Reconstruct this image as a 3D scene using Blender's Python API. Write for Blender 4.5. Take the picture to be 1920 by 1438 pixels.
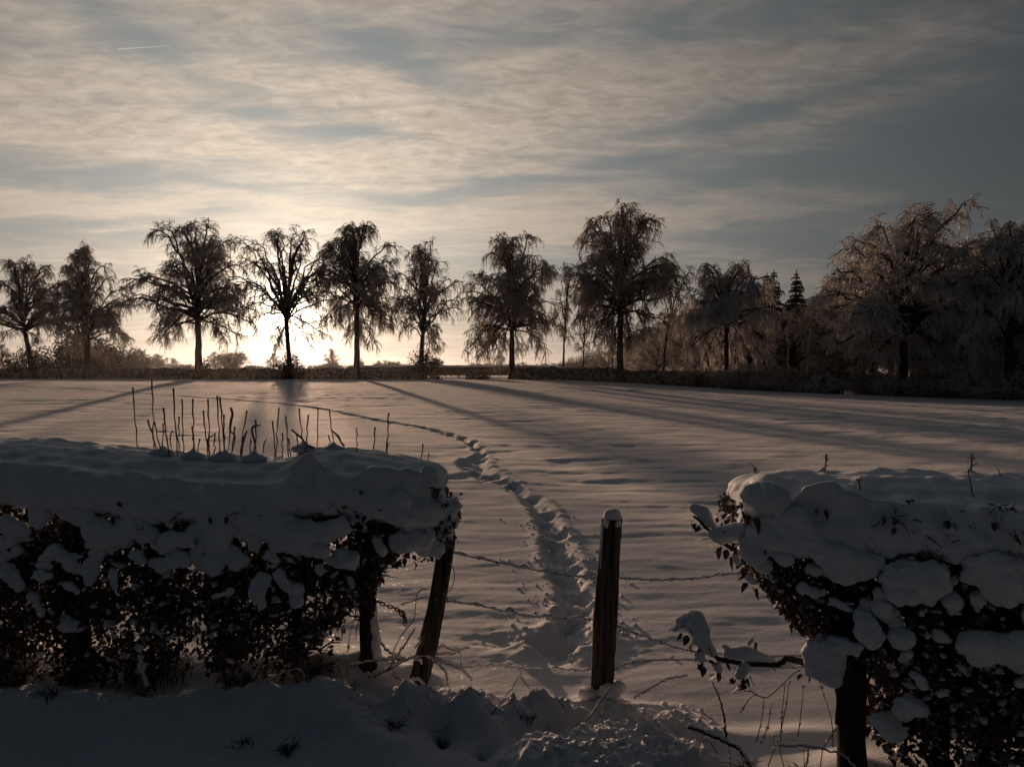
import bpy, math, random
import numpy as np
from mathutils import Vector, Matrix

for _o in list(bpy.data.objects):
    bpy.data.objects.remove(_o)
SC = bpy.context.scene
COL = SC.collection
RAD = math.radians

# ---------------------------------------------------------------- camera
CAM_Z = 1.9
PITCH = math.atan(25 / 1440)
cam_data = bpy.data.cameras.new('camera')
cam_data.sensor_width = 36
cam_data.lens = 27
cam_data.clip_start = 0.05
cam_data.clip_end = 30000
cam = bpy.data.objects.new('camera', cam_data)
cam.location = (0, 0, CAM_Z)
cam.rotation_euler = (math.pi / 2 - PITCH, 0, 0)
COL.objects.link(cam)
SC.camera = cam

def P(px, py, depth):
    """world point seen at a pixel of the 1920x1438 photograph at this depth"""
    u, v = (px - 960) / 1440, (719 - py) / 1440
    dy = math.cos(PITCH) + v * math.sin(PITCH)
    dz = -math.sin(PITCH) + v * math.cos(PITCH)
    return np.array([u / dy * depth, depth, CAM_Z + dz / dy * depth])

# ---------------------------------------------------------------- light
SUN_AZ = math.atan((540 - 960) / 1440)
HAZE = 0.00010
SUN_EL = RAD(4.2)
SUN = Vector((math.sin(SUN_AZ) * math.cos(SUN_EL), math.cos(SUN_AZ) * math.cos(SUN_EL), math.sin(SUN_EL)))
sl = bpy.data.lights.new('sun', 'SUN')
sl.energy = 5.0
sl.angle = RAD(0.9)
sl.color = (1.0, 0.64, 0.42)
so = bpy.data.objects.new('sun', sl)
so.rotation_euler = SUN.to_track_quat('Z', 'Y').to_euler()
COL.objects.link(so)

SC.view_settings.view_transform = 'Standard'
SC.view_settings.look = 'None'
SC.view_settings.gamma = 1
SC.view_settings.use_curve_mapping = False
SC.view_settings.exposure = 0
SC.cycles.max_bounces = 6
SC.cycles.diffuse_bounces = 3
SC.cycles.glossy_bounces = 2
SC.cycles.transmission_bounces = 2
SC.cycles.volume_bounces = 0
SC.cycles.transparent_max_bounces = 8
SC.cycles.sample_clamp_indirect = 3
SC.cycles.use_denoising = True

# ---------------------------------------------------------------- sky
world = bpy.data.worlds.new('World')
SC.world = world
world.use_nodes = True
WN, WL = world.node_tree.nodes, world.node_tree.links
WN.clear()

class G:
    """tiny node-graph helper"""
    def __init__(s, nt): s.n, s.l = nt.nodes, nt.links
    def put(s, sock, v):
        if v is None: return
        if isinstance(v, bpy.types.NodeSocket): s.l.new(v, sock)
        else:
            try: sock.default_value = v
            except Exception:
                sock.default_value = (*v, 1.0)
    def m(s, op, a, b=None, c=None, clamp=False):
        n = s.n.new('ShaderNodeMath'); n.operation = op; n.use_clamp = clamp
        s.put(n.inputs[0], a); s.put(n.inputs[1], b); s.put(n.inputs[2], c)
        return n.outputs[0]
    def vm(s, op, a, b=None, scale=None):
        n = s.n.new('ShaderNodeVectorMath'); n.operation = op
        s.put(n.inputs[0], a); s.put(n.inputs[1], b)
        if scale is not None: s.put(n.inputs[3], scale)
        return n.outputs[1] if op in ('DOT_PRODUCT', 'LENGTH') else n.outputs[0]
    def xyz(s, x, y, z=0.0):
        n = s.n.new('ShaderNodeCombineXYZ')
        s.put(n.inputs[0], x); s.put(n.inputs[1], y); s.put(n.inputs[2], z)
        return n.outputs[0]
    def sep(s, v):
        n = s.n.new('ShaderNodeSeparateXYZ'); s.l.new(v, n.inputs[0])
        return n.outputs
    def noise(s, v, scale, detail=4, rough=.5, dist=0.0):
        n = s.n.new('ShaderNodeTexNoise')
        if v is not None: s.l.new(v, n.inputs['Vector'])
        n.inputs['Scale'].default_value = scale
        n.inputs['Detail'].default_value = detail
        n.inputs['Roughness'].default_value = rough
        n.inputs['Distortion'].default_value = dist
        return n.outputs['Fac']
    def mr(s, v, a, b, c=0.0, d=1.0, smooth=True):
        n = s.n.new('ShaderNodeMapRange')
        n.interpolation_type = 'SMOOTHSTEP' if smooth else 'LINEAR'
        s.l.new(v, n.inputs[0])
        for i, q in enumerate((a, b, c, d)): n.inputs[i + 1].default_value = q
        return n.outputs[0]
    def mix(s, f, a, b, blend='MIX'):
        n = s.n.new('ShaderNodeMix'); n.data_type = 'RGBA'; n.blend_type = blend
        s.put(n.inputs[0], f)
        s.put(n.inputs[6], a if isinstance(a, bpy.types.NodeSocket) else (*a, 1))
        s.put(n.inputs[7], b if isinstance(b, bpy.types.NodeSocket) else (*b, 1))
        return n.outputs[2]
    def scale(s, col, f): return s.vm('SCALE', col, None, f)

def build_sky():
    g = G(world.node_tree)
    tc = g.n.new('ShaderNodeTexCoord')
    D = g.vm('NORMALIZE', tc.outputs['Generated'])
    x, y, z = g.sep(D)[:3]
    zc = g.m('MAXIMUM', z, 0.0)
    den = g.m('ADD', zc, 0.10)
    p = g.xyz(g.m('DIVIDE', x, den), g.m('DIVIDE', y, den), 0.0)
    az = g.m('ARCTAN2', x, y)
    el = g.m('ARCSINE', z)
    # wobble the coordinates the large cloud sheets are laid out in
    w1 = g.m('SUBTRACT', g.noise(g.vm('MULTIPLY', p, (0.8, 1.5, 1)), 1.3, 5, .55), .5)
    w2 = g.m('SUBTRACT', g.noise(g.vm('ADD', p, (7.3, 2.1, 0)), 1.0, 5, .55), .5)
    azw = g.m('MULTIPLY_ADD', w1, .20, az)
    elw = g.m('MULTIPLY_ADD', w2, .09, el)
    f = 1440.0
    sheets = [  # px, py, half width, half height, slope, amount (+ cloud, - clear)
        (640, 246, 130, 16, -.02, -.75), (820, 145, 130, 26, .30, -.5), (250, 80, 120, 26, .35, -.45),
        (1400, 66, 300, 36, -.04, -.55), (1850, 270, 230, 80, -.1, -.55), (1370, 236, 220, 20, -.22, -.7),
        (1600, 322, 300, 26, -.03, -.5), (90, 305, 230, 26, .12, -.35), (330, 402, 260, 11, -.12, -.5),
        (850, 360, 260, 12, -.05, -.35), (1050, 312, 120, 14, 0, -.45), (1500, 455, 420, 22, 0, -.35),
        (1280, 130, 330, 40, -.12, .65), (1700, 95, 260, 24, -.25, .35), (650, 298, 420, 20, .02, .6),
        (1300, 268, 260, 10, -.12, .55), (1500, 352, 330, 14, -.03, .5), (420, 170, 260, 60, .15, .35),
        (1000, 190, 190, 60, 0, .4), (650, 402, 330, 16, .03, .5), (1300, 398, 380, 16, 0, .45),
        (120, 200, 160, 70, 0, .25), (900, 455, 500, 18, 0, .3), (150, 370, 200, 14, -.08, .4)]
    tot = None
    for (cx, cy, sx, sy, sl_, am) in sheets:
        a0 = math.atan((cx - 960) / f); e0 = math.atan((694 - cy) / math.hypot(f, cx - 960))
        dx = g.m('SUBTRACT', azw, a0)
        dy = g.m('SUBTRACT', elw, e0)
        dy = g.m('MULTIPLY_ADD', dx, sl_, dy)
        q = g.m('ADD', g.m('POWER', g.m('ABSOLUTE', g.m('MULTIPLY', dx, f / sx / 1.3)), 2.0),
                g.m('POWER', g.m('ABSOLUTE', g.m('MULTIPLY', dy, f / sy / 1.3)), 2.0))
        e = g.m('MULTIPLY', g.m('EXPONENT', g.m('MULTIPLY', q, -1.0)), am)
        tot = e if tot is None else g.m('ADD', tot, e)
    big = g.noise(g.vm('MULTIPLY', p, (0.45, 1.3, 1)), 1.0, 7, .58, .6)
    streak = g.noise(g.vm('MULTIPLY', g.vm('ADD', p, (3.1, 9.7, 0)), (0.55, 2.6, 1)), 1.6, 6, .6, .4)
    fine = g.noise(g.vm('MULTIPLY', p, (1.0, 1.5, 1)), 13.0, 4, .62, .5)
    mid = g.noise(g.vm('MULTIPLY', g.vm('ADD', p, (1.7, 4.4, 0)), (0.8, 1.6, 1)), 4.0, 5, .6, .8)
    cov = g.m('ADD', g.m('MULTIPLY', tot, .42), g.m('MULTIPLY_ADD', big, .7, g.m('MULTIPLY', streak, .55)))
    cov = g.m('ADD', cov, g.m('MULTIPLY', g.m('SUBTRACT', mid, .5), .42))
    cover = g.mr(cov, .42, .84)
    hi = g.mr(z, .12, .3)
    tex = g.m('ADD', g.m('MULTIPLY', g.m('MULTIPLY', g.m('SUBTRACT', fine, .5), .85), hi),
              g.m('MULTIPLY', g.m('SUBTRACT', mid, .5), .42))
    # brightness of the overcast falls away from the sun
    c = g.vm('DOT_PRODUCT', D, tuple(SUN))
    ang = g.m('ARCCOSINE', g.m('MINIMUM', c, 0.99999))
    b1 = g.m('MULTIPLY', g.m('EXPONENT', g.m('MULTIPLY', ang, -1 / .345)), 1.30)
    b2 = g.m('MULTIPLY', g.m('EXPONENT', g.m('MULTIPLY', ang, -1 / .050)), .7)
    b3 = g.m('MULTIPLY', g.m('EXPONENT', g.m('MULTIPLY', ang, -1 / .016)), 14.0)
    B = g.m('ADD', g.m('ADD', b1, .014), b2)
    low = g.m('EXPONENT', g.m('MULTIPLY', g.m('ABSOLUTE', z), -11.0))     # bright low horizon
    B = g.m('MULTIPLY', B, g.m('MULTIPLY_ADD', low, .04, 1.0))
    cloud = g.scale(g.mix(g.mr(ang, .65, 1.3), g.mix(g.mr(ang, .1, .8), (1.0, .83, .66), (.95, .85, .75)), (.46, .68, 1.0)), B)
    cloud = g.scale(cloud, g.m('ADD', .98, tex))
    sky = g.n.new('ShaderNodeTexSky')
    sky.sky_type = 'NISHITA'; sky.sun_disc = False
    sky.sun_elevation = SUN_EL; sky.sun_rotation = SUN_AZ
    sky.air_density = 1.0; sky.dust_density = 2.0; sky.ozone_density = 2.0
    clear = g.vm('ADD', g.scale(g.mix(0.0, (.39, .435, .45), (1, 1, 1)), B), g.scale(sky.outputs[0], .012))
    col = g.mix(cover, clear, cloud)
    col = g.vm('ADD', col, g.scale(g.mix(0.0, (1.0, .82, .60), (1, 1, 1)), b3))
    bg = g.n.new('ShaderNodeBackground')
    g.l.new(col, bg.inputs[0]); bg.inputs[1].default_value = 1.0
    out = g.n.new('ShaderNodeOutputWorld')
    g.l.new(bg.outputs[0], out.inputs[0])
build_sky()
world.cycles.sampling_method = 'MANUAL'
world.cycles.sample_map_resolution = 512

# ---------------------------------------------------------------- noise
def _hash(ix, iy, seed):
    h = (ix.astype(np.int64) * 374761393 + iy.astype(np.int64) * 668265263 + seed * 1442695041) & 0xffffffff
    h = ((h ^ (h >> 13)) * 1274126177) & 0xffffffff
    return (h ^ (h >> 16)) & 0xffffffff

def perlin(x, y, seed=0):
    x = np.asarray(x, float); y = np.asarray(y, float)
    ix, iy = np.floor(x), np.floor(y)
    fx, fy = x - ix, y - iy
    u = fx * fx * fx * (fx * (fx * 6 - 15) + 10); v = fy * fy * fy * (fy * (fy * 6 - 15) + 10)
    def gr(dx, dy):
        a = _hash(ix + dx, iy + dy, seed) / 4294967296.0 * 2 * math.pi
        return np.cos(a) * (fx - dx) + np.sin(a) * (fy - dy)
    return 1.4 * ((gr(0, 0) * (1 - u) + gr(1, 0) * u) * (1 - v) + (gr(0, 1) * (1 - u) + gr(1, 1) * u) * v)

def fbm(x, y, seed=0, octv=4, gain=.5):
    s, a = 0, 1
    for i in range(octv):
        s = s + a * perlin(x * 2 ** i, y * 2 ** i, seed + i); a *= gain
    return s

def noise3(p, scale, seed=0):
    q = p * scale
    return (perlin(q[:, 0] + q[:, 2] * .6, q[:, 1] - q[:, 2] * .5, seed) + perlin(q[:, 2] + 3.3, q[:, 0] * .8 + q[:, 1] * .7, seed + 5)) * .6

def ss(a, b, x):
    t = np.clip((x - a) / (b - a), 0, 1)
    return t * t * (3 - 2 * t)

# ---------------------------------------------------------------- mesh helpers
class Geo:
    def __init__(s): s.v = []; s.q = []; s.t = []; s.n = 0
    def add(s, v, quads=None, tris=None):
        v = np.asarray(v, float).reshape(-1, 3)
        if quads is not None and len(quads): s.q.append(np.asarray(quads, np.int64).reshape(-1, 4) + s.n)
        if tris is not None and len(tris): s.t.append(np.asarray(tris, np.int64).reshape(-1, 3) + s.n)
        s.v.append(v); s.n += len(v)
        return s
    def mesh(s, name, mat=None, smooth=True):
        v = np.concatenate(s.v) if s.v else np.zeros((0, 3))
        q = np.concatenate(s.q) if s.q else np.zeros((0, 4), np.int64)
        t = np.concatenate(s.t) if s.t else np.zeros((0, 3), np.int64)
        me = bpy.data.meshes.new(name)
        me.vertices.add(len(v)); me.vertices.foreach_set('co', v.astype(np.float32).ravel())
        nl = len(q) * 4 + len(t) * 3
        me.loops.add(nl)
        me.loops.foreach_set('vertex_index', np.concatenate([q.ravel(), t.ravel()]).astype(np.int32))
        me.polygons.add(len(q) + len(t))
        starts = np.concatenate([np.arange(len(q)) * 4, len(q) * 4 + np.arange(len(t)) * 3])
        me.polygons.foreach_set('loop_start', starts.astype(np.int32))
        me.polygons.foreach_set('loop_total', np.concatenate([np.full(len(q), 4), np.full(len(t), 3)]).astype(np.int32))
        me.update(calc_edges=True)
        if smooth: me.polygons.foreach_set('use_smooth', np.ones(len(me.polygons), bool))
        if mat: me.materials.append(mat)
        return me

def bez(p0, p1, p2, p3, k):
    t = np.linspace(0, 1, k)[None, :, None]
    p0, p1, p2, p3 = [np.atleast_2d(q)[:, None, :] for q in (p0, p1, p2, p3)]
    return p0 * (1 - t) ** 3 + 3 * p1 * t * (1 - t) ** 2 + 3 * p2 * t * t * (1 - t) + p3 * t ** 3

def smooth_line(pts, k):
    """Catmull-Rom through pts -> k points"""
    pts = np.asarray(pts, float)
    p = np.vstack([2 * pts[0] - pts[1], pts, 2 * pts[-1] - pts[-2]])
    n = len(pts) - 1
    s = np.linspace(0, n - 1e-6, k); i = s.astype(int); t = (s - i)[:, None]
    a, b, c, d = p[i], p[i + 1], p[i + 2], p[i + 3]
    return .5 * (2 * b + (c - a) * t + (2 * a - 5 * b + 4 * c - d) * t * t + (3 * b - a - 3 * c + d) * t ** 3)

def tubes(g, Pn, R, sides=3, cap=False):
    """N polylines Pn (N,k,3) with radii R (N,k) swept into tubes"""
    Pn = np.asarray(Pn, float)
    if Pn.ndim == 2: Pn = Pn[None]
    N, k = Pn.shape[:2]
    R = np.broadcast_to(np.asarray(R, float), (N, k))
    T = np.gradient(Pn, axis=1)
    T /= np.linalg.norm(T, axis=2, keepdims=True) + 1e-9
    mt = np.abs(T.mean(1))
    ref = np.where((mt[:, 2] > .75)[:, None], np.array([1., .13, 0]), np.array([0, .11, 1.]))[:, None, :]
    n1 = np.cross(T, ref); n1 /= np.linalg.norm(n1, axis=2, keepdims=True) + 1e-9
    n2 = np.cross(T, n1)
    a = np.arange(sides) / sides * 2 * math.pi
    V = Pn[:, :, None, :] + R[:, :, None, None] * (np.cos(a)[None, None, :, None] * n1[:, :, None, :] + np.sin(a)[None, None, :, None] * n2[:, :, None, :])
    base = (np.arange(N) * k * sides)[:, None, None] + (np.arange(k - 1) * sides)[None, :, None]
    j = np.arange(sides)[None, None, :]; j2 = (j + 1) % sides
    q = np.stack([base + j, base + j2, base + sides + j2, base + sides + j], -1).reshape(-1, 4)
    g.add(V, quads=q)
    if cap:
        for e in (0, k - 1):
            for i in range(N):
                ring = V[i, e]; c = Pn[i, e] + T[i, e] * R[i, e] * (.35 if e else -.35)
                tr = [(sides, b, (b + 1) % sides) if e else (sides, (b + 1) % sides, b) for b in range(sides)]
                g.add(np.vstack([ring, c]), tris=tr)

def unit(v):
    return v / (np.linalg.norm(v, axis=-1, keepdims=True) + 1e-9)

def obj(name, me, parent=None, loc=None, **props):
    o = bpy.data.objects.new(name, me)
    COL.objects.link(o)
    if parent is not None: o.parent = parent
    if loc is not None: o.location = tuple(loc)
    for k, v in props.items(): o[k] = v
    return o

def thing(name, label, cat, loc=(0, 0, 0), group=None):
    o = bpy.data.objects.new(name, None)
    COL.objects.link(o); o.location = tuple(float(c) for c in loc)
    o.empty_display_size = .3
    o['label'] = label; o['category'] = cat
    if group: o['group'] = group
    return o

# ---------------------------------------------------------------- materials
def material(name, build, rough=.8, spec=.3):
    m = bpy.data.materials.new(name); m.use_nodes = True
    nt = m.node_tree; g = G(nt)
    b = nt.nodes['Principled BSDF']
    b.inputs['Roughness'].default_value = rough
    b.inputs['Specular IOR Level'].default_value = spec
    tc = nt.nodes.new('ShaderNodeTexCoord'); geo = nt.nodes.new('ShaderNodeNewGeometry')
    r = build(g, geo.outputs['Position'], geo, b)
    if r is not None: g.put(b.inputs['Base Color'], r)
    return m

def bump(g, b, h, strength, dist):
    n = g.n.new('ShaderNodeBump')
    n.inputs['Strength'].default_value = strength; n.inputs['Distance'].default_value = dist
    g.l.new(h, n.inputs['Height']); g.l.new(n.outputs[0], b.inputs['Normal'])

def _snow(g, p, geo, b):
    h = g.m('ADD', g.noise(p, 90, 4, .7), g.m('MULTIPLY', g.noise(p, 14, 5, .65), 1.8))
    bump(g, b, h, .34, .016)
    # single crystals that face the light glint
    b.inputs['Coat Weight'].default_value = 0.0
    vo = g.n.new('ShaderNodeTexVoronoi'); vo.inputs['Scale'].default_value = 55; g.l.new(p, vo.inputs['Vector'])
    r = g.sep(vo.outputs['Color'])[0]
    g.l.new(g.mr(r, .985, .99, .9, .42), b.inputs['Roughness'])
    return g.mix(g.noise(p, 1.3, 4), (.76, .75, .77), (.83, .81, .82))
M_SNOW = material('snow', _snow, .9, .22)

def _snow_clump(g, p, geo, b):
    h = g.m('ADD', g.noise(p, 140, 3, .7), g.m('MULTIPLY', g.noise(p, 30, 4, .6), 1.2))
    bump(g, b, h, .35, .008)
    return g.mix(g.noise(p, 6, 4), (.74, .76, .79), (.80, .81, .83))
M_CLUMP = material('clump_snow', _snow_clump, .7, .25)

def _frost(lo, hi):
    def f(g, p, geo, b):
        return g.mix(g.mr(g.noise(p, 1.1, 4, .6), .3, .7), lo, hi)
    return f
M_TWIG = material('frosted_twig', _frost((.26, .235, .22), (.58, .54, .51)), .85, .1)
M_TWIGR = material('heavily_frosted_twig', _frost((.46, .435, .42), (.80, .77, .75)), .85, .1)
M_FROSTDARK = material('frosted_undergrowth', _frost((.24, .22, .205), (.62, .59, .57)), .9, .1)

def _bark(g, p, geo, b):
    n = g.noise(g.vm('MULTIPLY', p, (3, 3, .7)), 3, 5, .65)
    bump(g, b, g.noise(g.vm('MULTIPLY', p, (6, 6, 1)), 4, 4), .8, .04)
    frost = g.mr(g.noise(p, 1.7, 5, .7), .62, .72)
    return g.mix(frost, g.mix(n, (.030, .024, .020), (.075, .060, .050)), (.30, .29, .29))
M_BARK = material('bark', _bark, .9, .1)
def _birch(g, p, geo, b):
    n = g.mr(g.noise(g.vm('MULTIPLY', p, (1.5, 1.5, 5)), 1.5, 4), .42, .52)
    return g.mix(n, (.06, .045, .035), (.62, .55, .45))
M_BIRCH = material('birch_bark', _birch, .6, .3)
M_CONIFER = material('spruce_needles', _frost((.025, .035, .032), (.11, .125, .125)), .9, .1)
M_EVERGREEN = material('dark_evergreen', _frost((.04, .045, .038), (.13, .125, .115)), .9, .1)
M_FARHEDGE = material('frosted_hedge', lambda g, p, geo, b: g.mix(
    g.mr(g.noise(p, 2.6, 5, .7), .42, .62), (.07, .06, .052), (.40, .37, .345)), .9, .1)
def _post(g, p, geo, b):
    n = g.noise(g.vm('MULTIPLY', p, (40, 40, 2.2)), 1.0, 6, .7)
    bump(g, b, n, 1.0, .02)
    c = g.mix(g.mr(n, .35, .65), (.014, .012, .010), (.13, .105, .08))
    return g.mix(g.mr(g.noise(p, 9, 5, .7), .63, .70, 0, .7), c, (.10, .105, .075))
M_POST = material('weathered_wood', _post, .9, .15)
M_STEM = material('hedge_wood', lambda g, p, geo, b: g.mix(g.noise(p, 30, 4), (.015, .012, .010), (.06, .045, .034)), .85, .15)
def _leaf(g, p, geo, b):
    r = g.noise(p, 9, 3)
    c = g.mix(g.mr(r, .35, .65), (.040, .027, .020), (.12, .065, .038))
    fr = g.mr(g.noise(p, 26, 4, .6), .50, .68, 0, .8)
    return g.mix(fr, c, (.42, .43, .45))
M_LEAF = material('dry_leaf', _leaf, .65, .3)
M_WIRE = material('rusty_wire', lambda g, p, geo, b: g.mix(g.noise(p, 60, 3), (.03, .02, .015), (.09, .06, .045)), .6, .4)
M_SHOOT = material('frosted_shoot', lambda g, p, geo, b: g.mix(g.noise(p, 40, 3), (.10, .08, .07), (.30, .27, .25)), .8, .2)
M_GRASS = material('dry_grass', lambda g, p, geo, b: g.mix(g.noise(p, 12, 3), (.05, .045, .025), (.14, .11, .07)), .8, .2)
M_ROOF = material('snowy_roof', lambda g, p, geo, b: g.mix(g.noise(p, 3, 3), (.5, .5, .52), (.62, .62, .63)), .8, .2)
M_WALL = material('dark_house_wall', lambda g, p, geo, b: g.mix(g.noise(p, 3, 3), (.10, .08, .07), (.16, .13, .11)), .8, .2)
M_GLASS = material('window_glass', lambda g, p, geo, b: (.02, .02, .025, 1), .1, .5)
# ---------------------------------------------------------------- the ground
def g_base(x, y):
    """large shape of the land"""
    h = ss(14, 76, y) * .95 * (1 - ss(2, 30, x) * .92 * ss(20, 45, y))
    far = ss(90, 190, y)
    h = h * (1 - far) + far * (1.35 - ss(0, 120, x) * .4)
    return h

def ground_hit(px, py):
    """where the view ray of a photo pixel meets the land"""
    a = P(px, py, 1.0) - np.array([0, 0, CAM_Z])
    best = None
    for d in np.geomspace(3, 400, 900):
        if CAM_Z + a[2] * d <= float(g_base(a[0] * d, a[1] * d)):
            return np.array([a[0] * d, d])
    return np.array([a[0] * 400, 400])

TRAIL_PX = [(-60, 722), (0, 724), (120, 728), (250, 737), (400, 747), (520, 757), (610, 768), (700, 787), (790, 802), (865, 823),
            (902, 848), (884, 870), (925, 898), (968, 918), (1005, 945), (1032, 985), (1047, 1030), (1062, 1080),
            (1078, 1125), (1084, 1165), (1062, 1195), (1030, 1218)]
TRAIL = smooth_line([ground_hit(a, b) for a, b in TRAIL_PX], 900)

def seg_field(x, y, line):
    """distance, arc length and signed side for points near a polyline (brute force in blocks)"""
    seg = np.r_[0, np.cumsum(np.linalg.norm(np.diff(line, axis=0), axis=1))]
    d = np.full(x.shape, 9.0); s = np.zeros(x.shape); side = np.zeros(x.shape)
    tan = np.gradient(line, axis=0); tan /= np.linalg.norm(tan, axis=1, keepdims=True)
    pts = np.c_[x, y]
    for a in range(0, len(pts), 20000):
        q = pts[a:a + 20000]
        D = ((q[:, None, :] - line[None, ::1, :]) ** 2).sum(-1)
        i = D.argmin(1)
        dv = q - line[i]
        sd = tan[i, 0] * dv[:, 1] - tan[i, 1] * dv[:, 0]
        al = tan[i, 0] * dv[:, 0] + tan[i, 1] * dv[:, 1]
        d[a:a + 20000] = np.sqrt(D[np.arange(len(q)), i])
        s[a:a + 20000] = seg[i] + np.clip(al, -.3, .3)
        side[a:a + 20000] = sd
    return d, s, side

def bumpat(x, y, px, py, depth, rx, ry, h, ang=0, pw=1.0):
    c = P(px, py, depth)
    dx, dy = x - c[0], y - depth
    ca, sa = math.cos(ang), math.sin(ang)
    u, v = (dx * ca + dy * sa) / rx, (-dx * sa + dy * ca) / ry
    return h * np.exp(-np.power(u * u + v * v, pw))

def fence_depth(px):
    """depth of the fence and hedge line at a photo column"""
    return np.interp(px, [-900, 0, 400, 780, 1135, 1400, 1600, 1920, 2300], [5.3, 4.85, 4.75, 4.65, 4.35, 3.75, 3.55, 3.35, 3.1])

def g_height(x, y, detail=True):
    x = np.asarray(x, float); y = np.asarray(y, float)
    h = g_base(x, y)
    shp = x.shape
    near = 1 - ss(3.5, 7, y)
    # wind ripples over the whole field: long across the view, short along it
    wob = fbm(x / 6, y / 5, 3, 3) * 1.2
    amp = .55 + .6 * ss(-.4, .5, fbm(x / 9, y / 12, 21, 2))
    fld = 1 - ss(78, 95, y)
    h = h + amp * fld * (.018 * perlin(x / 1.3 + wob, y / .55 + wob * .8, 5) + .0125 * perlin(x / .7 + wob, y / .28 + wob, 6)
             + .022 * perlin(x / 3.0 + wob * .5, y / 1.4 + wob, 7) + .0055 * perlin(x / .30, y / .13 + wob, 8) + .002 * perlin(x / .11, y / .06, 12)) * ss(3.2, 6.5, y)
    h = h + .030 * perlin(x / .9 + 4, y / .7, 9) * near
    if not detail: return h
    # verge in front of the fence: ploughed lumps, soft mounds
    f = h * 0
    ridge_y = 4.12 - .10 * x
    ridge = np.exp(-((y - ridge_y) / .20) ** 2) * ss(-1.5, -.9, x) * (1 - ss(.75, 1.15, x))
    lump = np.abs(perlin(x / .30, y / .24, 31)) + .5 * np.abs(perlin(x / .13, y / .12, 32)) + .35 * np.abs(perlin(x / .06, y / .06, 33))
    f += ridge * (.13 - .12 * np.minimum(lump, 1.2) + .03 * perlin(x / .5, y * 2, 34))
    for b in [(430, 1350, 3.95, .55, .28, .16, 0), (620, 1330, 4.05, .30, .20, .09, 0), (180, 1330, 3.95, .42, .25, .13, .1),
              (-150, 1330, 3.9, .6, .35, .16, 0), (330, 1420, 3.55, .9, .30, .09, 0), (60, 1290, 4.25, .35, .2, .08, 0),
              (770, 1330, 4.08, .12, .10, .09, 0), (885, 1320, 4.06, .10, .10, .09, 0), (930, 1350, 3.95, .10, .10, .05, 0),
              (1010, 1310, 4.10, .13, .10, .08, 0), (700, 1400, 3.72, .30, .14, .07, 0),
              (1500, 1350, 3.95, .30, .12, .04, .1), (1300, 1340, 3.95, .25, .10, .04, 0)]:
        f += bumpat(x, y, *b)
    lv = np.exp(-((y - 4.0) / .45) ** 2) * (1 - ss(-.6, .1, x))
    f += lv * (.085 * perlin(x / .55, y / .35, 35) + .045 * perlin(x / .22, y / .18, 36) + .030 * np.abs(perlin(x / .09, y / .08, 37)))
    # hollows
    for b in [(830, 1345, 3.95, .055, .09, -.10, 0), (905, 1395, 3.78, .05, .06, -.09, 0), (1060, 1360, 3.9, .16, .12, -.05, 0),
              (540, 1300, 4.2, .10, .08, -.05, 0)]:
        f += bumpat(x, y, *b)
    # crumbled heap at the bottom right of the gap
    c = P(1120, 1410, 3.62)
    dx, dy = x - c[0] - .05, y - 3.62
    m = 1 - ss(.55, 1.0, np.sqrt((dx / .62) ** 2 + (dy / .36) ** 2) + .12 * perlin(x / .12, y / .1, 44))
    crumb = np.abs(perlin(x / .16, y / .13, 41)) + .6 * np.abs(perlin(x / .07, y / .07, 42)) + .3 * np.abs(perlin(x / .03, y / .03, 43))
    f += m * (.17 - .07 * np.minimum(crumb, 1.3))
    # banks the hedges grow out of, snow drifted against trunks
    dl = np.interp(x, [-6, -3.2, -1.3, -.62], [5.2, 4.85, 4.75, 4.68])
    f += .10 * np.exp(-((y - dl) / .38) ** 2) * (1 - ss(-.95, -.35, x))
    f += .05 * np.exp(-((y - 3.5) / .35) ** 2) * ss(1.3, 1.9, x)
    for (px, d, hh, r) in [(690, 4.66, .10, .13), (780, 4.66, .07, .12), (1128, 4.33, .07, .13), (1600, 3.55, .06, .16), (600, 4.6, .10, .15)]:
        f += bumpat(x, y, px, 1250, d, r, r, hh)
    h = h + f
    # track
    sel = (y > 4.6) & (y < 78)
    if sel.any():
        lo, hi = TRAIL.min(0) - 1, TRAIL.max(0) + 1
        xm = np.interp(y, TRAIL[::-1, 1][np.argsort(TRAIL[::-1, 1])], TRAIL[::-1, 0][np.argsort(TRAIL[::-1, 1])])
        sel &= (np.abs(x - xm) < 1.2 + y * .10) | (y > 34)
        idx = np.where(sel)[0] if sel.ndim == 1 else None
        xs, ys = x[sel], y[sel]
        d, s, sd = seg_field(xs, ys, TRAIL)
        w = .125 + .05 * perlin(s / 1.7, s * 0 + .5, 50)
        w = np.where((ys > 13) & (ys < 16.5), w * 1.9, w)
        near_t = 1 - ss(30, 60, ys)
        rough = np.abs(perlin(xs / .17, ys / .17, 51)) + .6 * np.abs(perlin(xs / .075, ys / .075, 52))
        trench = np.exp(-(d / w) ** 4)
        dh = -trench * (.085 + .05 * perlin(s / .35, sd / .2, 53)) + trench * rough * .05
        rim = np.exp(-((d - w * 1.25) / (.09)) ** 2) * (.018 + .030 * np.maximum(0, fbm(xs / .22, ys / .22, 54, 3)))
        # single foot holes, alternating sides
        ph = (s / .62); k = np.floor(ph)
        off = np.where(k % 2 == 0, .085, -.085)
        foot = np.exp(-(((ph - k - .5) * .62 / .15) ** 2 + ((sd - off) / .085) ** 2) ** 1.5)
        dh += -foot * .11 + rim
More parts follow.
